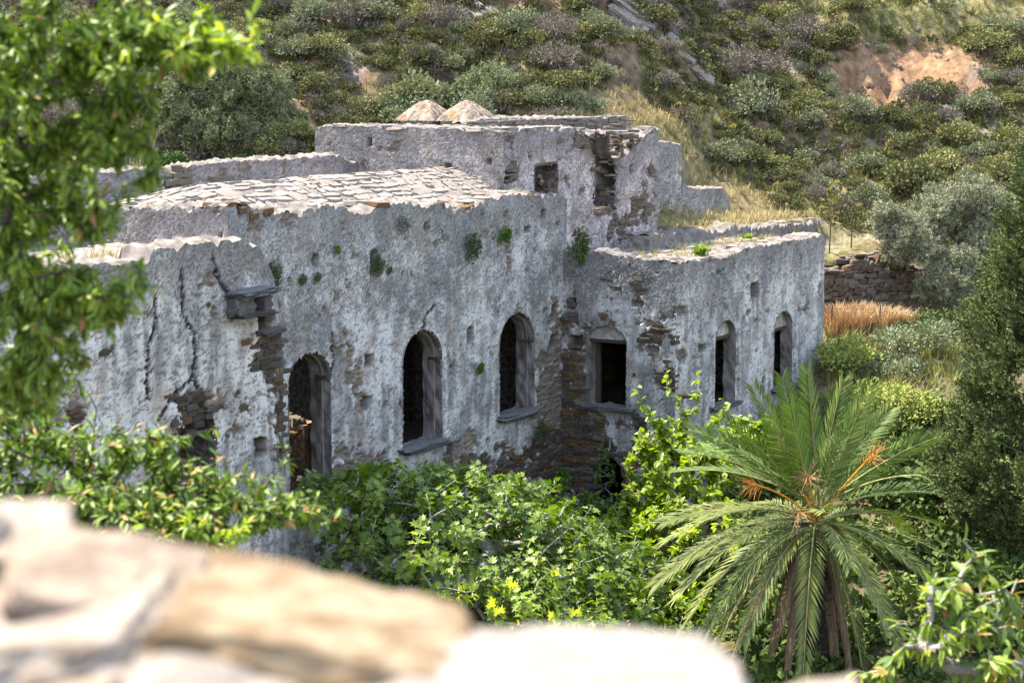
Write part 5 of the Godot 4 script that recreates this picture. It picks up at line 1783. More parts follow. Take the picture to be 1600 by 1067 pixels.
func wall_plants() -> void:
	var d := shrub_mesh(301, 700, 0.16, 0.3, Color(0.045, 0.065, 0.022), Color(0.10, 0.12, 0.045), 8, Color(0.15, 0.12, 0.1), 0.7)
	var g := shrub_mesh(302, 500, 0.22, 0.42, Color(0.05, 0.10, 0.02), Color(0.13, 0.21, 0.05), 5, Color(0.12, 0.12, 0.06), 0.6)
	var w := shrub_mesh(303, 520, 0.18, 0.25, Color(0.05, 0.055, 0.03), Color(0.3, 0.3, 0.26), 14, Color(0.2, 0.18, 0.15), 0.9)
	var list := [
		[d, -3.52, -3.12, 0.0, 0.27, "round dark bush on the facade, left of the fresh green plant above the third window"],
		[g, -2.34, -2.98, 0.0, 0.2, "fresh green tuft high on the facade near its right end"],
		[w, -5.66, -2.5, 0.0, 0.2, "greyish tuft with pale heads hanging just under the broken top of the facade"],
		[d, -6.46, -3.2, 0.0, 0.2, "dark tuft in an elongated hole high on the facade"],
		[d, -9.45, -3.15, 0.05, 0.26, "dark plant in the corner right of the left block's top"],
		[g, -7.55, -2.85, 0.0, 0.09, "tiny dark tuft high on the left part of the facade"],
		[g, -3.2, -5.38, 0.0, 0.14, "small green plant in the wall between the second and third arched windows"],
		[d, -8.5, -3.25, 0.0, 0.11, "left one of two small dark tufts on a ledge of the facade"],
		[d, -8.1, -3.25, 0.0, 0.1, "right one of two small dark tufts on a ledge of the facade"],
		[g, -6.05, -3.3, 0.0, 0.08, "very small green tuft right of the elongated hole in the facade"],
		[d, -0.1, -3.32, 0.25, 0.36, "big dark green plant in the inner corner where the facade meets the wing"],
		[g, 0.0, -3.5, 0.35, 0.22, "leafy green plant hanging under the dark one in the inner corner"],
		[d, -1.15, -6.9, 0.08, 0.24, "dark plant on the exposed stones below the third arched window"],
		[g, -0.6, -8.0, 0.2, 0.3, "dark plant near the foot of the inner corner"],
		[g, -11.5, -3.3, 0.6, 0.05, "tiny green sprig left of the stone spout"]]
	for e in list:
		var p := bl(e[1], e[2], e[3])
		var o := obj("wall_plant", e[0], M.dull, self)
		var s: float = e[4]
		o.transform = Transform3D(Basis(U, (N + Vector3.UP * 0.35).normalized(), Vector3.UP) * Basis(Vector3.UP, rf(0, TAU)) * Basis.from_scale(Vector3(s, s * 0.9, s)), p)
		tag(o, e[5], "plant")
	# leafy plants on the roof edges
	var big := tuft_mesh(33, 12, 1.0, 1.1, 0.09)
	for e in [[1.6, -3.52, 2.2, 0.3, "bright green strap-leaved plant on the wing's roof edge", Color(0.16, 0.25, 0.04)], [-1.25, -2.3, -0.45, 0.22, "pale green weed at the right end of the vaulted roof", Color(0.2, 0.23, 0.09)], [4.6, -3.42, 1.9, 0.16, "small bright green weed on the wing's roof near its right end", Color(0.2, 0.26, 0.05)]]:
		var cp := Copies4.new()
		for k in 5:
			cp.add(Basis(Vector3.UP, rf(0, TAU)).scaled(Vector3.ONE * e[3] * rf(0.7, 1.0)), Vector3(rf(-0.1, 0.1), 0, rf(-0.1, 0.1)), e[5] * rf(0.7, 1.1))
		var t := thing("roof_plant", e[4], "plant", bl(e[0], e[1], e[2]))
		put_copies("foliage", cp, big, M.leafbright, t)
	# a creeper at the cellar arch
	var v := thing("creeper", "bright green creeper hanging in the dark cellar arch at the inner corner", "creeper", bl(-0.05, -7.4, 1.1))
	var tips := []
	for k in 22:
		tips.append(Vector3(rf(-0.3, 0.1), rf(-1.2, 0.15), rf(-0.35, 0.3)))
	var sk := skeleton([Vector3(0, 0.3, 0), Vector3(0, 0.1, 0)], tips, 0.12, 0.0, 0.3)
	obj("stems", limbs(sk, 0.005, 0.4, 4, Color(1, 1, 1)), M.twig, v)
	var ll := []
	for e in sk[2]:
		for k in 4:
			ll.append([facing(Vector3(-0.3, -0.7, 0.5) + rdir() * 0.8, rdir(), rf(0.09, 0.15)), sk[0][e] + rdir() * 0.07, Color(0.10, 0.19, 0.03) * rf(0.6, 1.2)])
	leaves(v, ll, heart_leaf(), M.leafbright, 0)

func roof_grass() -> void:
	var cp := Copies4.new()
	var tm := tuft_mesh(61, 9, 1.0, 0.7, 0.03)
	var spots := [[0.2, 7.2, 0.45, 2.4, -3.64, 520, 0.2], [-13.6, -11.2, -0.8, 0.0, -2.6, 90, 0.2], [6.0, 12.8, -5.5, -0.2, -3.42, 1100, 0.26], [3.3, 12.6, -0.2, 0.32, -3.42, 150, 0.2], [-10.2, -9.6, -2.3, -1.0, -2.0, 24, 0.14], [-12.4, -10.4, -1.6, -0.4, -2.6, 60, 0.15]]
	for s in spots:
		for k in s[5]:
			var a := rf(s[0], s[1])
			var b := rf(s[2], s[3])
			if nA.get_noise_2d(a * 0.9, b * 0.9 + s[4]) < -0.1 and s[5] < 1000: continue
			var p := bl(a, s[4], b)
			if s[5] >= 1000: p.y = ground_h(p.x, p.z)
			var q: float = rf(0.4, 1.0) * s[6]
			cp.add(Basis(Vector3.UP, rf(0, TAU)).scaled(Vector3(q, q, q)), p, Color(0.42, 0.34, 0.19).lerp(Color(0.24, 0.25, 0.09), pow(rng.randf(), 1.6)))
	var o := put_copies("roof_grass", cp, tm, M.dry, self)
	tag(o, "dry straw-coloured grass growing on the flat roofs of the ruin", "grass", "", "stuff")

# ---------------------------------------------------------------- the sunken garden
func frond(parent: Node3D, called: String, c0: Vector3, tip: Vector3, lift: float, leaf: float, col0: Color, col1: Color, mat: Material, sag: float, density := 1.0) -> void:
	var b := MB.new()
	var ln := c0.distance_to(tip)
	var ctrl := c0.lerp(tip, 0.5) + Vector3.UP * lift * ln
	var ax := (tip - c0).normalized()
	var sidew := ax.cross(Vector3.UP)
	if sidew.length() < 0.25: sidew = ax.cross(Vector3(0.3, 0, 1))
	if ax.y > 0.55: sidew = ax.cross(Vector3.BACK).rotated(ax, rf(-0.7, 0.7))
	sidew = sidew.normalized()
	var twist := rf(-0.5, 0.5)
	var curve := func(t: float) -> Vector3:
		return c0.lerp(ctrl, t).lerp(ctrl.lerp(tip, t), t)
	var n := 16
	for k in n:
		var p: Vector3 = curve.call(float(k) / n)
		var q: Vector3 = curve.call(float(k + 1) / n)
		b.tube(p, q, lerpf(0.022, 0.004, float(k) / n), lerpf(0.022, 0.004, float(k + 1) / n), 4, col1.lerp(Color(0.3, 0.28, 0.12), 0.6))
	var pairs := int(ln / 0.034 * density)
	for k in pairs:
		var t := lerpf(0.14, 0.995, float(k) / pairs)
		var p: Vector3 = curve.call(t)
		var d: Vector3 = (curve.call(minf(1.0, t + 0.02)) - curve.call(t - 0.02)).normalized()
		var s := (sidew - d * sidew.dot(d)).normalized().rotated(d, twist * t)
		var up := s.cross(d)
		if up.y < 0: up = -up
		var l := leaf * (0.45 + 0.75 * sin(PI * clampf(0.12 + t * 0.8, 0, 1))) * rf(0.85, 1.1)
		for e in [-1.0, 1.0]:
			if rng.randf() < 0.04: continue
			var fwd := (lerpf(0.95, 1.8, t) + rf(-0.15, 0.15)) * (2.2 if sag > 1.0 else 1.0)
			var dir: Vector3 = (s * e + d * fwd + up * rf(0.25, 0.6)).normalized()
			var w: Vector3 = dir.cross(up).normalized() * rf(0.009, 0.0125) + up * 0.003
			var m: Vector3 = p + dir * l * 0.5 + Vector3.DOWN * sag * l * 0.12
			var tp: Vector3 = p + dir * l + Vector3.DOWN * sag * l * 0.5
			var c := col0.lerp(col1, clampf(rng.randf() * 0.8 + t * 0.2, 0, 1))
			if rng.randf() < 0.03: c = Color(0.24, 0.2, 0.09)
			b.tri(p, m - w, m + w, c)
			b.tri(m - w, tp, m + w, c)
	obj(called, b.done(false), mat, parent)

func palm() -> void:
	var c := px(1274, 818, 29.0)
	var t := thing("date_palm", "bushy date palm with arching grey-green fronds and orange fruit stalks, at lower right", "palm", Vector3(c.x, ground_h(c.x, c.z), c.z))
	var o := t.position
	var top := c - o
	# trunk with the stubs of old leaf bases
	var b := MB.new()
	for k in 14:
		var y0 := top.y * k / 14.0 - 0.2
		b.tube(Vector3(0.06, y0, 0), Vector3(0.06, y0 + top.y / 14.0 + 0.01, 0), 0.25, 0.25 + 0.03 * (k % 2), 14, Color(0.16, 0.125, 0.09))
	obj("trunk", b.done(), M.rough, t)
	for k in 190:
		var y := -0.1 + top.y * (k / 190.0) * 1.02
		var q := k * 2.399
		var d := Vector3(cos(q), 0, sin(q))
		var s := obj("leaf_base", blocks[k % 10], M.stones[k % 3], t)
		s.transform = Transform3D(Basis(Vector3(-d.z, 0, d.x) * 0.13, (Vector3.UP + d * 0.55).normalized() * 0.2, d * 0.07), Vector3(0.06, y, 0) + d * 0.27)
	var up0 := Color(0.05, 0.095, 0.024)
	var up1 := Color(0.165, 0.225, 0.05)
	var lo0 := Color(0.09, 0.125, 0.034)
	var lo1 := Color(0.195, 0.22, 0.06)
	# upper and middle fronds: tip in the picture, nearer or farther, lift of the arch
	var tips := [
		[1178, 605, 0.3, 0.03, 0], [1222, 588, -0.3, 0.02, 0], [1262, 575, 0.4, 0.0, 0], [1318, 592, 0.5, 0.0, 0], [1236, 630, 0.9, 0.02, 0],
		[1362, 600, 0.2, 0.05, 0], [1392, 640, -0.8, 0.08, 0], [1340, 640, 0.9, 0.04, 0], [1205, 650, 0.9, 0.05, 0],
		[1078, 672, 0.1, 0.17, 0], [1066, 708, 0.9, 0.16, 0], [1052, 738, -0.5, 0.2, 0], [1100, 700, -1.1, 0.14, 0], [1130, 655, 0.7, 0.1, 0],
		[1468, 682, 0.3, 0.12, 0], [1440, 742, 0.9, 0.16, 0], [1462, 770, -0.5, 0.15, 0], [1420, 690, -0.9, 0.1, 0],
		[1032, 818, 0.3, 0.2, 1], [1035, 850, 1.1, 0.24, 1], [1018, 918, 0.7, 0.27, 1], [1052, 940, 1.4, 0.27, 1], [1048, 1010, 0.5, 0.35, 1], [1095, 1005, 1.5, 0.34, 1], [1065, 880, -0.8, 0.22, 1],
		[1110, 1035, 0.9, 0.42, 1], [1160, 1010, 1.5, 0.4, 1],
		[1478, 868, 0.4, 0.2, 1], [1468, 820, -0.7, 0.16, 1], [1452, 905, 1.0, 0.26, 1], [1408, 1020, 0.8, 0.38, 1], [1390, 985, 1.5, 0.36, 1], [1350, 1050, 1.2, 0.45, 1], [1428, 950, -0.6, 0.3, 1],
		[1255, 1064, 1.7, 0.42, 1], [1330, 890, 2.0, 0.28, 1], [1290, 800, 2.2, 0.1, 1],
		[1350, 760, -1.6, 0.2, 0], [1200, 745, -1.7, 0.2, 0], [1310, 690, -1.5, 0.1, 0], [1150, 800, -1.6, 0.25, 1], [1420, 830, -1.6, 0.25, 1]]
	for e in tips:
		var tip := px(e[0], e[1], 29.0 - e[2] * 1.0) - o
		var k: int = e[4]
		frond(t, "frond", top + Vector3(rf(-0.08, 0.08), rf(-0.05, 0.12) + (0.15 if k == 0 else -0.05), rf(-0.05, 0.1)), tip, e[3], 0.37 if k == 0 else 0.34, up0 if k == 0 else lo0, up1 if k == 0 else lo1, M.palm, 0.15 if k == 0 else 0.4)
	# dead fronds hanging round the trunk
	for e in [[1118, 1010, 0.8], [1200, 1050, 0.6], [1228, 1075, 0.8], [1250, 1040, 0.5], [1330, 1060, 0.7], [1345, 1010, 0.2], [1180, 960, 1.0], [1222, 985, 0.9], [1310, 1080, 0.4], [1140, 1040, 0.4]]:
		var tip := px(e[0], e[1], 29.0 - e[2]) - o
		frond(t, "dead_frond", top + Vector3(rf(-0.1, 0.1), -0.1, 0.05), tip, 0.42, 0.26, Color(0.13, 0.085, 0.055), Color(0.27, 0.185, 0.12), M.dry, 1.3, 0.8)
	# orange fruit stalks ending in bristles
	var orange := Color(0.52, 0.22, 0.035)
	for e in [[1262, 742, 1.3, 0.05, 0], [1172, 757, 0.9, 0.12, 1], [1368, 708, 0.4, 0.06, 1], [1248, 800, 1.5, 0.02, 0], [1212, 690, 0.1, 0.1, 0]]:
		var tip := px(e[0], e[1], 29.0 - e[2]) - o
		var m := MB.new()
		var s := top + Vector3(0, 0.05, 0.15)
		var ctrl = s.lerp(tip, 0.5) + Vector3.UP * e[3] * 2.0
		for k in 10:
			var f := k / 10.0
			var g := (k + 1) / 10.0
			m.tube(s.lerp(ctrl, f).lerp(ctrl.lerp(tip, f), f), s.lerp(ctrl, g).lerp(ctrl.lerp(tip, g), g), 0.017, 0.015, 5, orange)
		var ax = (tip - ctrl).normalized()
		for k in 46:
			var from = tip - ax * rf(0.0, 0.28)
			var dir = (ax * rf(0.4, 1.1) + rdir() * 0.6 + Vector3.DOWN * 0.12).normalized() * rf(0.18, 0.36)
			var col := orange if e[4] == 1 and rng.randf() < 0.6 else Color(0.33, 0.2, 0.11)
			m.tube(from, from + dir * 0.6, 0.005, 0.004, 3, col)
			m.tube(from + dir * 0.6, from + dir + Vector3.DOWN * 0.03, 0.004, 0.002, 3, col)
		obj("fruit_stalk", m.done(), M.vplain, t)

func leafy(t: Node3D, tips: Array, base: Array, stepl: float, lift: float, tip_r: float, bark: Material) -> Array:
	var o := t.position
	var loc := []
	for p in tips: loc.append(p - o)
	var bs := []
	for p in base: bs.append(p - o)
	var sk := skeleton(bs, loc, stepl, lift, 0.22)
	obj("limbs", limbs(sk, tip_r, 0.45, 7, Color(1, 1, 1)), bark, t)
	return sk

func blob_tips(list: Array, n: int, inner: float) -> Array:
	# list: [px x, px y, depth, rx px, ry px, depth radius m, weight]
	var tips := []
	var total := 0.0
	for e in list: total += e[6]
	for e in list:
		var m := int(n * e[6] / total)
		for k in m:
			var r := rdir() * pow(rng.randf(), inner)
			tips.append(px(e[0] + r.x * e[3], e[1] - r.y * e[4], e[2] - r.z * e[5]))
	return tips

func fig_bush() -> void:
	var foot := px(700, 960, 29.5)
	foot.y = ground_h(foot.x, foot.z)
	var t := thing("fig_tree", "wide spreading fig tree with big lobed leaves and pale grey stems, below the facade", "fig tree", foot)
	var list := [[590, 738, 30.5, 70, 22, 0.7, 0.6], [690, 738, 30.6, 90, 20, 0.8, 0.7], [800, 762, 30.4, 90, 25, 0.9, 0.8], [560, 790, 29.5, 80, 45, 0.9, 1.1], [640, 765, 30.0, 90, 40, 1.0, 1.2], [740, 790, 29.5, 100, 45, 1.2, 1.5], [850, 820, 29.5, 90, 50, 1.2, 1.5], [920, 850, 30.0, 80, 50, 1.0, 1.2], [580, 860, 28.8, 90, 60, 1.0, 0.9], [700, 880, 28.2, 110, 70, 1.1, 1.3], [830, 910, 28.2, 110, 70, 1.1, 1.4], [930, 930, 28.6, 90, 70, 1.0, 1.2], [760, 950, 27.6, 100, 55, 0.8, 0.9], [880, 980, 27.6, 110, 55, 0.8, 1.0], [985, 990, 28.2, 80, 60, 0.8, 0.9], [1010, 900, 29.4, 60, 70, 0.8, 0.8], [500, 760, 30.5, 45, 28, 0.6, 0.4], [980, 1050, 27.8, 110, 40, 0.8, 0.8]]
	var tips := blob_tips(list, 980, 0.34)
	var sk := leafy(t, tips, [foot, foot + Vector3(0, 0.3, 0)], 0.2, 0.06, 0.0095, M.bark_pale)
	var ll := []
	for e in sk[2]:
		var p: Vector3 = sk[0][e]
		var grow = ((p - sk[0][sk[1][e]]).normalized() + Vector3.UP * 0.7).normalized()
		var n := 7 + rng.randi() % 5
		var tone := rng.randf()
		for k in n:
			var q := k * 2.4 + rf(-0.3, 0.3)
			var side = grow.cross(Vector3(cos(q), 0.13, sin(q))).normalized()
			var dir = (side + grow * rf(0.0, 0.7) + Vector3.DOWN * rf(0.0, 0.45)).normalized()
			var s := rf(0.09, 0.165)
			var o = p - grow * 0.05 * k * 0.5 + side * 0.05
			var c := Color(0.065, 0.125, 0.02).lerp(Color(0.215, 0.295, 0.042), clampf(tone * 0.4 + rng.randf() * 0.6, 0, 1))
			ll.append([facing(dir, grow + rdir() * 0.3, s), o, c])
	leaves(t, ll, fig_leaf(), M.leaf, 280)

func bright_tree() -> void:
	var foot := px(1090, 1000, 33.0)
	foot.y = ground_h(foot.x, foot.z)
	var t := thing("mulberry_tree", "bright yellow-green young tree with tall upright shoots, between the wing wall and the palm", "tree", foot)
	var list := [[985, 800, 34.0, 40, 55, 0.5, 0.7], [1040, 700, 34.2, 55, 50, 0.5, 0.9], [1030, 760, 34.0, 60, 75, 0.7, 1.2], [1100, 770, 33.5, 70, 90, 0.8, 1.6], [1060, 850, 33.0, 80, 70, 0.8, 1.4], [1010, 850, 33.4, 60, 60, 0.6, 0.9], [1140, 700, 34.0, 60, 50, 0.6, 0.9], [1180, 680, 34.6, 50, 40, 0.5, 0.6], [1140, 850, 32.8, 80, 80, 0.8, 1.2], [950, 830, 33.8, 35, 35, 0.5, 0.35], [1060, 940, 32.5, 70, 60, 0.7, 0.8]]
	var tips := blob_tips(list, 900, 0.45)
	# the upright shoots
	var shoots := [[995, 600, 34.0], [1040, 582, 34.2], [1090, 588, 34.0], [1015, 640, 34.0], [1060, 625, 34.1], [1130, 622, 34.0], [1140, 640, 34.2], [1085, 640, 33.8], [1000, 690, 34.0], [1040, 680, 33.8], [1110, 660, 33.9], [1195, 655, 34.6], [1000, 625, 34.0], [1043, 605, 34.1], [1088, 610, 34.0], [1020, 660, 34.1], [1070, 650, 34.0], [1130, 645, 34.1], [1150, 660, 34.0], [1180, 668, 34.4], [985, 720, 34.0], [1010, 720, 34.0], [1055, 700, 33.9], [1090, 690, 33.9]]
	for e in shoots: tips.append(px(e[0], e[1], e[2]))
	var sk := leafy(t, tips, [foot, foot + Vector3(0, 0.8, 0), foot + Vector3(0.05, 1.4, 0)], 0.16, 0.12, 0.006, M.bark_pale)
	var ll := []
	for e in sk[2]:
		var k: int = e
		for hop in 5:
			if k <= 3 or sk[1][k] < 0: break
			var p: Vector3 = sk[0][k]
			var q: Vector3 = sk[0][sk[1][k]]
			var d := (p - q).normalized()
			for j in (5 if hop < 3 else 3):
				var o := p.lerp(q, rng.randf())
				var dir := (d * 0.4 + rdir() + Vector3.DOWN * 0.25).normalized()
				var c := Color(0.18, 0.26, 0.025).lerp(Color(0.36, 0.45, 0.05), rng.randf())
				ll.append([facing(dir, Vector3.UP + rdir() * 0.5, rf(0.075, 0.13)), o + dir * 0.03, c])
			k = sk[1][k]
	leaves(t, ll, heart_leaf(), M.leafbright, 200)

func undergrowth() -> void:
	var specs := [
		["green_thicket", "bright green leafy thicket filling the gap behind the palm's right fronds", [[1390, 900, 34.0, 90, 60, 0.9, 1.2], [1440, 950, 33.6, 70, 60, 0.8, 1.0], [1340, 960, 33.0, 90, 80, 0.9, 1.2], [1400, 1030, 32.0, 110, 60, 0.8, 1.2], [1380, 800, 35.5, 70, 40, 0.7, 0.7], [1350, 740, 36.5, 60, 30, 0.6, 0.5]], [1390, 1080, 34.0], Color(0.10, 0.18, 0.025), Color(0.21, 0.30, 0.045), 260],
		["green_thicket", "leafy green thicket behind the palm trunk's left, under the bright young tree", [[1180, 900, 33.0, 90, 70, 0.9, 1.2], [1130, 980, 32.0, 100, 70, 0.9, 1.2], [1220, 1000, 32.0, 90, 60, 0.8, 1.0], [1040, 1040, 30.5, 90, 50, 0.7, 1.0]], [1150, 1090, 32.5], Color(0.085, 0.155, 0.025), Color(0.18, 0.265, 0.04), 240],
		["green_thicket", "small yellow-green leafy bush between the wing wall and the upper palm fronds", [[1400, 640, 40.0, 50, 30, 0.6, 0.8], [1345, 655, 40.0, 40, 25, 0.5, 0.6], [1300, 640, 40.5, 40, 30, 0.5, 0.6]], [1370, 690, 40.0], Color(0.14, 0.22, 0.03), Color(0.25, 0.32, 0.06), 120],
		["green_thicket", "dark green low growth at the foot of the facade below the second arched window", [[600, 810, 32.5, 110, 50, 0.6, 1.4], [740, 830, 32.5, 100, 50, 0.6, 1.4], [900, 800, 34.5, 50, 25, 0.5, 0.6]], [740, 860, 33.8], Color(0.045, 0.08, 0.02), Color(0.11, 0.165, 0.035), 220]]
	for e in specs:
		var foot := px(e[3][0], e[3][1], e[3][2])
		foot.y = ground_h(foot.x, foot.z)
		var t := thing(e[0], e[1], "bush", foot)
		var sk := leafy(t, blob_tips(e[2], int(e[6] * 1.6), 0.4), [foot, foot + Vector3(0, 0.3, 0)], 0.2, 0.1, 0.006, M.bark_pale)
		var ll := []
		for k in sk[2]:
			var p: Vector3 = sk[0][k]
			for j in 13:
				var dir := (rdir() + Vector3.DOWN * 0.2).normalized()
				var c: Color = e[4].lerp(e[5], rng.randf())
				ll.append([facing(dir, Vector3.UP + rdir() * 0.5, rf(0.07, 0.13)), p + rdir() * 0.17, c])
		leaves(t, ll, heart_leaf(), M.leafbright, 0)
	# weeds over the garden floor
	var cp := Copies4.new()
	var w := shrub_mesh(401, 120, 0.3, 0.45, Color(1, 1, 1), Color(0.7, 0.7, 0.7), 2, Color(0.6, 0.6, 0.5), 0.6)
	for k in 2600:
		var d := rf(17.0, 44.0)
		var p := Vector3(rf(-0.24, 0.3) * d, 0, -d)
		var q := ab(p.x, p.z)
		if q.y < 0.9 and q.x < 0.5: continue
		if q.x > -0.5 and q.x < 7.6 and q.y < 2.9: continue
		if p.x > 6.0 and d > 39.5: continue
		p.y = ground_h(p.x, p.z) - 0.03
		var s := rf(0.2, 0.5)
		cp.add(Basis(Vector3.UP, rf(0, TAU)).scaled(Vector3(s, s * rf(0.7, 1.3), s)), p, Color(0.05, 0.085, 0.02).lerp(Color(0.13, 0.18, 0.04), rng.randf()))
	var o := put_copies("ground_cover", cp, w, M.dull, self)
	tag(o, "low green weeds covering the floor of the sunken garden", "weeds", "", "stuff")

# ---------------------------------------------------------------- near the eye
func twig_leaves(sk: Array, hops: int, per: int, size: Vector2, c0: Color, c1: Color, young: float) -> Array:
	var ll := []
	for e in sk[2]:
		var k: int = e
		for hop in hops:
			if sk[1][k] < 0: break
			var p: Vector3 = sk[0][k]
			var q: Vector3 = sk[0][sk[1][k]]
			var d := (p - q).normalized()
			for j in per:
				var o := p.lerp(q, rng.randf())
				var dir := (d * 0.7 + rdir() * 0.9 + Vector3.DOWN * 0.35).normalized()
				var c := c0.lerp(c1, rng.randf())
				if hop == 0 and rng.randf() < young: c = Color(0.30, 0.13, 0.06).lerp(Color(0.32, 0.30, 0.06), rng.randf())
				ll.append([facing(dir, Vector3.UP + rdir() * 0.6, rf(size.x, size.y)), o, c])
			k = sk[1][k]
	return ll

func almond_left() -> void:
	var foot := px(-330, 1500, 5.6)
	foot.y = ground_h(foot.x, foot.z)
	var t := thing("almond_tree", "leafy almond tree close at the left edge, blurred, its bright leaves hanging into view", "tree", foot)
	var list := [[40, 70, 5.3, 130, 110, 0.5, 1.3], [180, 70, 5.1, 110, 85, 0.4, 1.3], [290, 60, 4.9, 85, 60, 0.3, 0.8], [370, 70, 4.8, 30, 35, 0.1, 0.1], [60, 240, 5.4, 120, 120, 0.5, 1.3], [180, 190, 5.2, 75, 70, 0.3, 0.75], [50, 420, 5.6, 100, 100, 0.5, 1.0], [140, 470, 5.3, 75, 75, 0.3, 0.7], [215, 440, 5.1, 32, 55, 0.15, 0.12], [40, 570, 5.6, 100, 60, 0.4, 0.7], [150, 320, 5.2, 60, 50, 0.3, 0.3], [235, 275, 5.0, 30, 14, 0.1, 0.08], [30, 330, 5.5, 110, 60, 0.4, 0.7], [60, 510, 5.5, 100, 60, 0.4, 0.8], [30, 610, 5.8, 110, 50, 0.4, 0.7], [-120, 200, 5.6, 120, 250, 0.6, 0.9], [60, -60, 5.2, 250, 50, 0.5, 0.8]]
	var tips := blob_tips(list, 960, 0.5)
	tips.append(px(405, 45, 4.8))
	tips.append(px(395, 20, 4.8))
	tips.append(px(255, 262, 5.0))
	var sk := leafy(t, tips, [foot, foot.lerp(px(-260, 700, 5.6), 0.5), px(-260, 700, 5.6), px(-190, 430, 5.5), px(-130, 260, 5.4)], 0.05, 0.02, 0.0016, M.bark_dark)
	leaves(t, twig_leaves(sk, 5, 5, Vector2(0.031, 0.055), Color(0.075, 0.135, 0.018), Color(0.235, 0.315, 0.042), 0.07), lance(1.0, 0.30, 0.35, 0.25), M.almond, 300)

func almond_low() -> void:
	var foot := px(170, 1250, 6.6)
	foot.y = ground_h(foot.x, foot.z)
	var t := thing("almond_tree", "low leafy almond shoots with reddish tips rising behind the foreground stones at lower left", "tree", foot)
	var list := [[70, 690, 7.2, 110, 65, 0.4, 1.2], [210, 700, 7.0, 100, 45, 0.4, 0.9], [330, 765, 7.0, 110, 60, 0.4, 1.3], [230, 790, 6.8, 150, 50, 0.4, 1.2], [430, 790, 6.8, 80, 45, 0.3, 0.7], [120, 780, 6.8, 150, 55, 0.4, 1.2], [300, 830, 6.6, 130, 35, 0.3, 0.9], [480, 800, 7.0, 45, 30, 0.2, 0.2], [30, 640, 7.2, 60, 40, 0.3, 0.4], [-120, 760, 7.0, 130, 120, 0.5, 0.8]]
	var tips := blob_tips(list, 640, 0.5)
	for e in [[135, 610, 7.1], [150, 640, 7.1], [345, 665, 7.0], [440, 690, 6.9], [290, 680, 7.0], [535, 790, 7.0], [240, 660, 7.0], [450, 720, 6.9]]:
		tips.append(px(e[0], e[1], e[2]))
	var sk := leafy(t, tips, [foot, foot.lerp(px(170, 980, 6.7), 0.6), px(170, 960, 6.7)], 0.06, 0.05, 0.0021, M.bark_dark)
	leaves(t, twig_leaves(sk, 5, 4, Vector2(0.034, 0.06), Color(0.06, 0.115, 0.018), Color(0.20, 0.28, 0.04), 0.22), lance(1.0, 0.30, 0.35, 0.25), M.almond, 280)

func branch_right() -> void:
	var foot := px(1760, 1400, 8.0)
	foot.y = ground_h(foot.x, foot.z)
	var t := thing("almond_tree", "pale bare-stemmed almond branch with glossy leaves reaching in at the lower right corner", "tree", foot)
	var list := [[1500, 940, 8.0, 60, 40, 0.2, 0.8], [1560, 960, 8.0, 60, 50, 0.25, 1.0], [1480, 1000, 7.9, 50, 35, 0.2, 0.6], [1570, 1040, 7.8, 60, 35, 0.2, 0.6], [1380, 1050, 7.9, 50, 14, 0.1, 0.25], [1520, 890, 8.1, 35, 25, 0.1, 0.3]]
	var tips := blob_tips(list, 100, 0.5)
	for e in [[1505, 845, 8.1], [1400, 975, 7.9], [1465, 895, 8.0], [1590, 905, 8.0], [1340, 1048, 7.9]]:
		tips.append(px(e[0], e[1], e[2]))
	var sk := leafy(t, tips, [foot, px(1680, 1180, 8.0), px(1600, 1040, 7.9), px(1550, 1050, 7.9), px(1490, 1045, 7.9), px(1440, 1010, 7.9), px(1415, 975, 7.9)], 0.06, 0.03, 0.004, M.bark_pale)
	leaves(t, twig_leaves(sk, 3, 3, Vector2(0.06, 0.098), Color(0.085, 0.14, 0.03), Color(0.19, 0.26, 0.05), 0.25), lance(1.0, 0.30, 0.3, 0.3), M.almond, 280)

func big_stone(seed_: int, n: int, box: float, col0: Color, col1: Color) -> ArrayMesh:
	var b := MB.new()
	var axes := [[Vector3.RIGHT, Vector3.UP, Vector3.BACK], [Vector3.LEFT, Vector3.UP, Vector3.FORWARD], [Vector3.BACK, Vector3.UP, Vector3.LEFT], [Vector3.FORWARD, Vector3.UP, Vector3.RIGHT], [Vector3.RIGHT, Vector3.FORWARD, Vector3.UP], [Vector3.RIGHT, Vector3.BACK, Vector3.DOWN]]
	for ax in axes:
		var base := b.v.size()
		for i in n + 1:
			for j in n + 1:
				var p: Vector3 = ax[0] * (2.0 * i / n - 1.0) + ax[1] * (2.0 * j / n - 1.0) + ax[2]
				p = p.lerp(p.normalized() * 1.15, 1.0 - box)
				var f := nA.get_noise_3d(p.x * 0.55 + seed_ * 9.0, p.y * 0.55, p.z * 0.55)
				var g := nB.get_noise_3d(p.x * 2.0 + seed_ * 5.0, p.y * 2.0, p.z * 2.0)
				p *= 1.0 + f * 0.2 + g * 0.1
				b.vert(p * 0.5, col0.lerp(col1 * 0.85, clampf(0.45 + f * 1.3 + g * 2.0, 0, 1)))
		b.grid(n, n, base)
	return b.done()

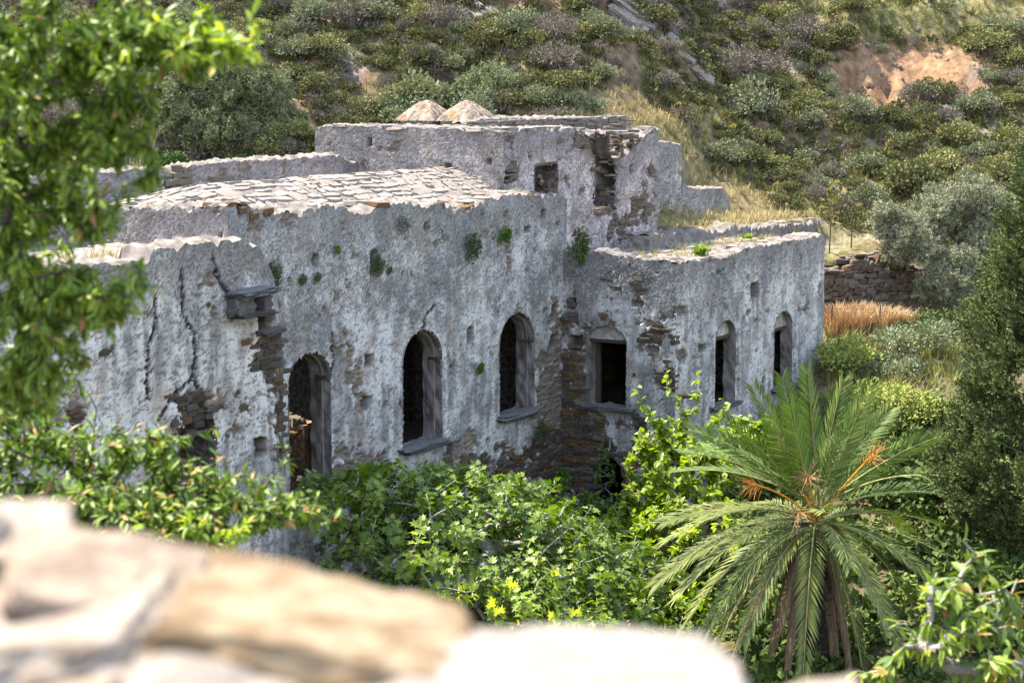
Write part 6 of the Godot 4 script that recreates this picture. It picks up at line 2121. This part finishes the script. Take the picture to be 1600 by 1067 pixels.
func foreground_wall() -> void:
	var o := px(400, 1000, 1.35)
	var t := thing("garden_wall", "out-of-focus wall top of big pale stones right in front, lower left", "stone wall", Vector3(o.x, -1.7, o.z))
	var cream := Color(0.291, 0.233, 0.180)
	var white := Color(0.316, 0.277, 0.241)
	var tan_ := Color(0.208, 0.138, 0.078)
	# [centre x, y in the picture, distance, half width, half height, half depth in m, roll, light, dark tone, label]
	var list := [
		[5, 868, 1.42, 0.050, 0.024, 0.10, -6, white, cream],
		[172, 940, 1.32, 0.074, 0.028, 0.10, -13, cream, Color(0.217, 0.163, 0.126)],
		[490, 1022, 1.27, 0.101, 0.034, 0.10, -11, Color(0.29, 0.225, 0.15), Color(0.19, 0.13, 0.075)],
		[880, 1138, 1.22, 0.122, 0.042, 0.11, -3, white, Color(0.279, 0.244, 0.217)],
		[70, 1010, 1.24, 0.075, 0.026, 0.09, 6, white, cream],
		[250, 1050, 1.22, 0.055, 0.022, 0.09, -16, white, Color(0.236, 0.192, 0.154)],
		[335, 1095, 1.17, 0.055, 0.024, 0.09, -8, white, Color(0.248, 0.216, 0.186)],
		[85, 1115, 1.16, 0.06, 0.022, 0.08, 14, cream, Color(0.173, 0.122, 0.077)],
		[560, 1140, 1.16, 0.075, 0.024, 0.08, 0, white, cream],
		[-170, 930, 1.35, 0.08, 0.05, 0.1, 5, cream, white],
		[1200, 1200, 1.25, 0.09, 0.026, 0.1, 8, white, cream],
		[1400, 1280, 1.28, 0.1, 0.04, 0.1, -5, cream, white]]
	var k := 0
	for e in list:
		k += 1
		var s := obj("stone", big_stone(k, 18, 0.62, e[7], e[8]), M.nearstone, t)
		var p := px(e[0], e[1], e[2]) - t.position
		s.transform = Transform3D(Basis(Vector3.BACK, deg_to_rad(e[6])) * Basis(Vector3.UP, rf(-0.2, 0.2)) * Basis.from_scale(Vector3(e[3], e[4], e[5]) * 2.0), p)
	# the body of the wall below them
	for r in 7:
		for q in 11:
			var s := obj("stone", rock_mesh((r + q) % 5), M.drystones[(r * 3 + q) % 5], t)
			s.transform = Transform3D(Basis(Vector3.BACK, rf(-0.15, 0.15)) * Basis.from_scale(Vector3(rf(0.24, 0.32), rf(0.15, 0.2), rf(0.3, 0.4))), Vector3(-1.4 + q * 0.27 + (r % 2) * 0.12, 0.08 + r * 0.165 - q * 0.012, rf(-0.04, 0.04)))
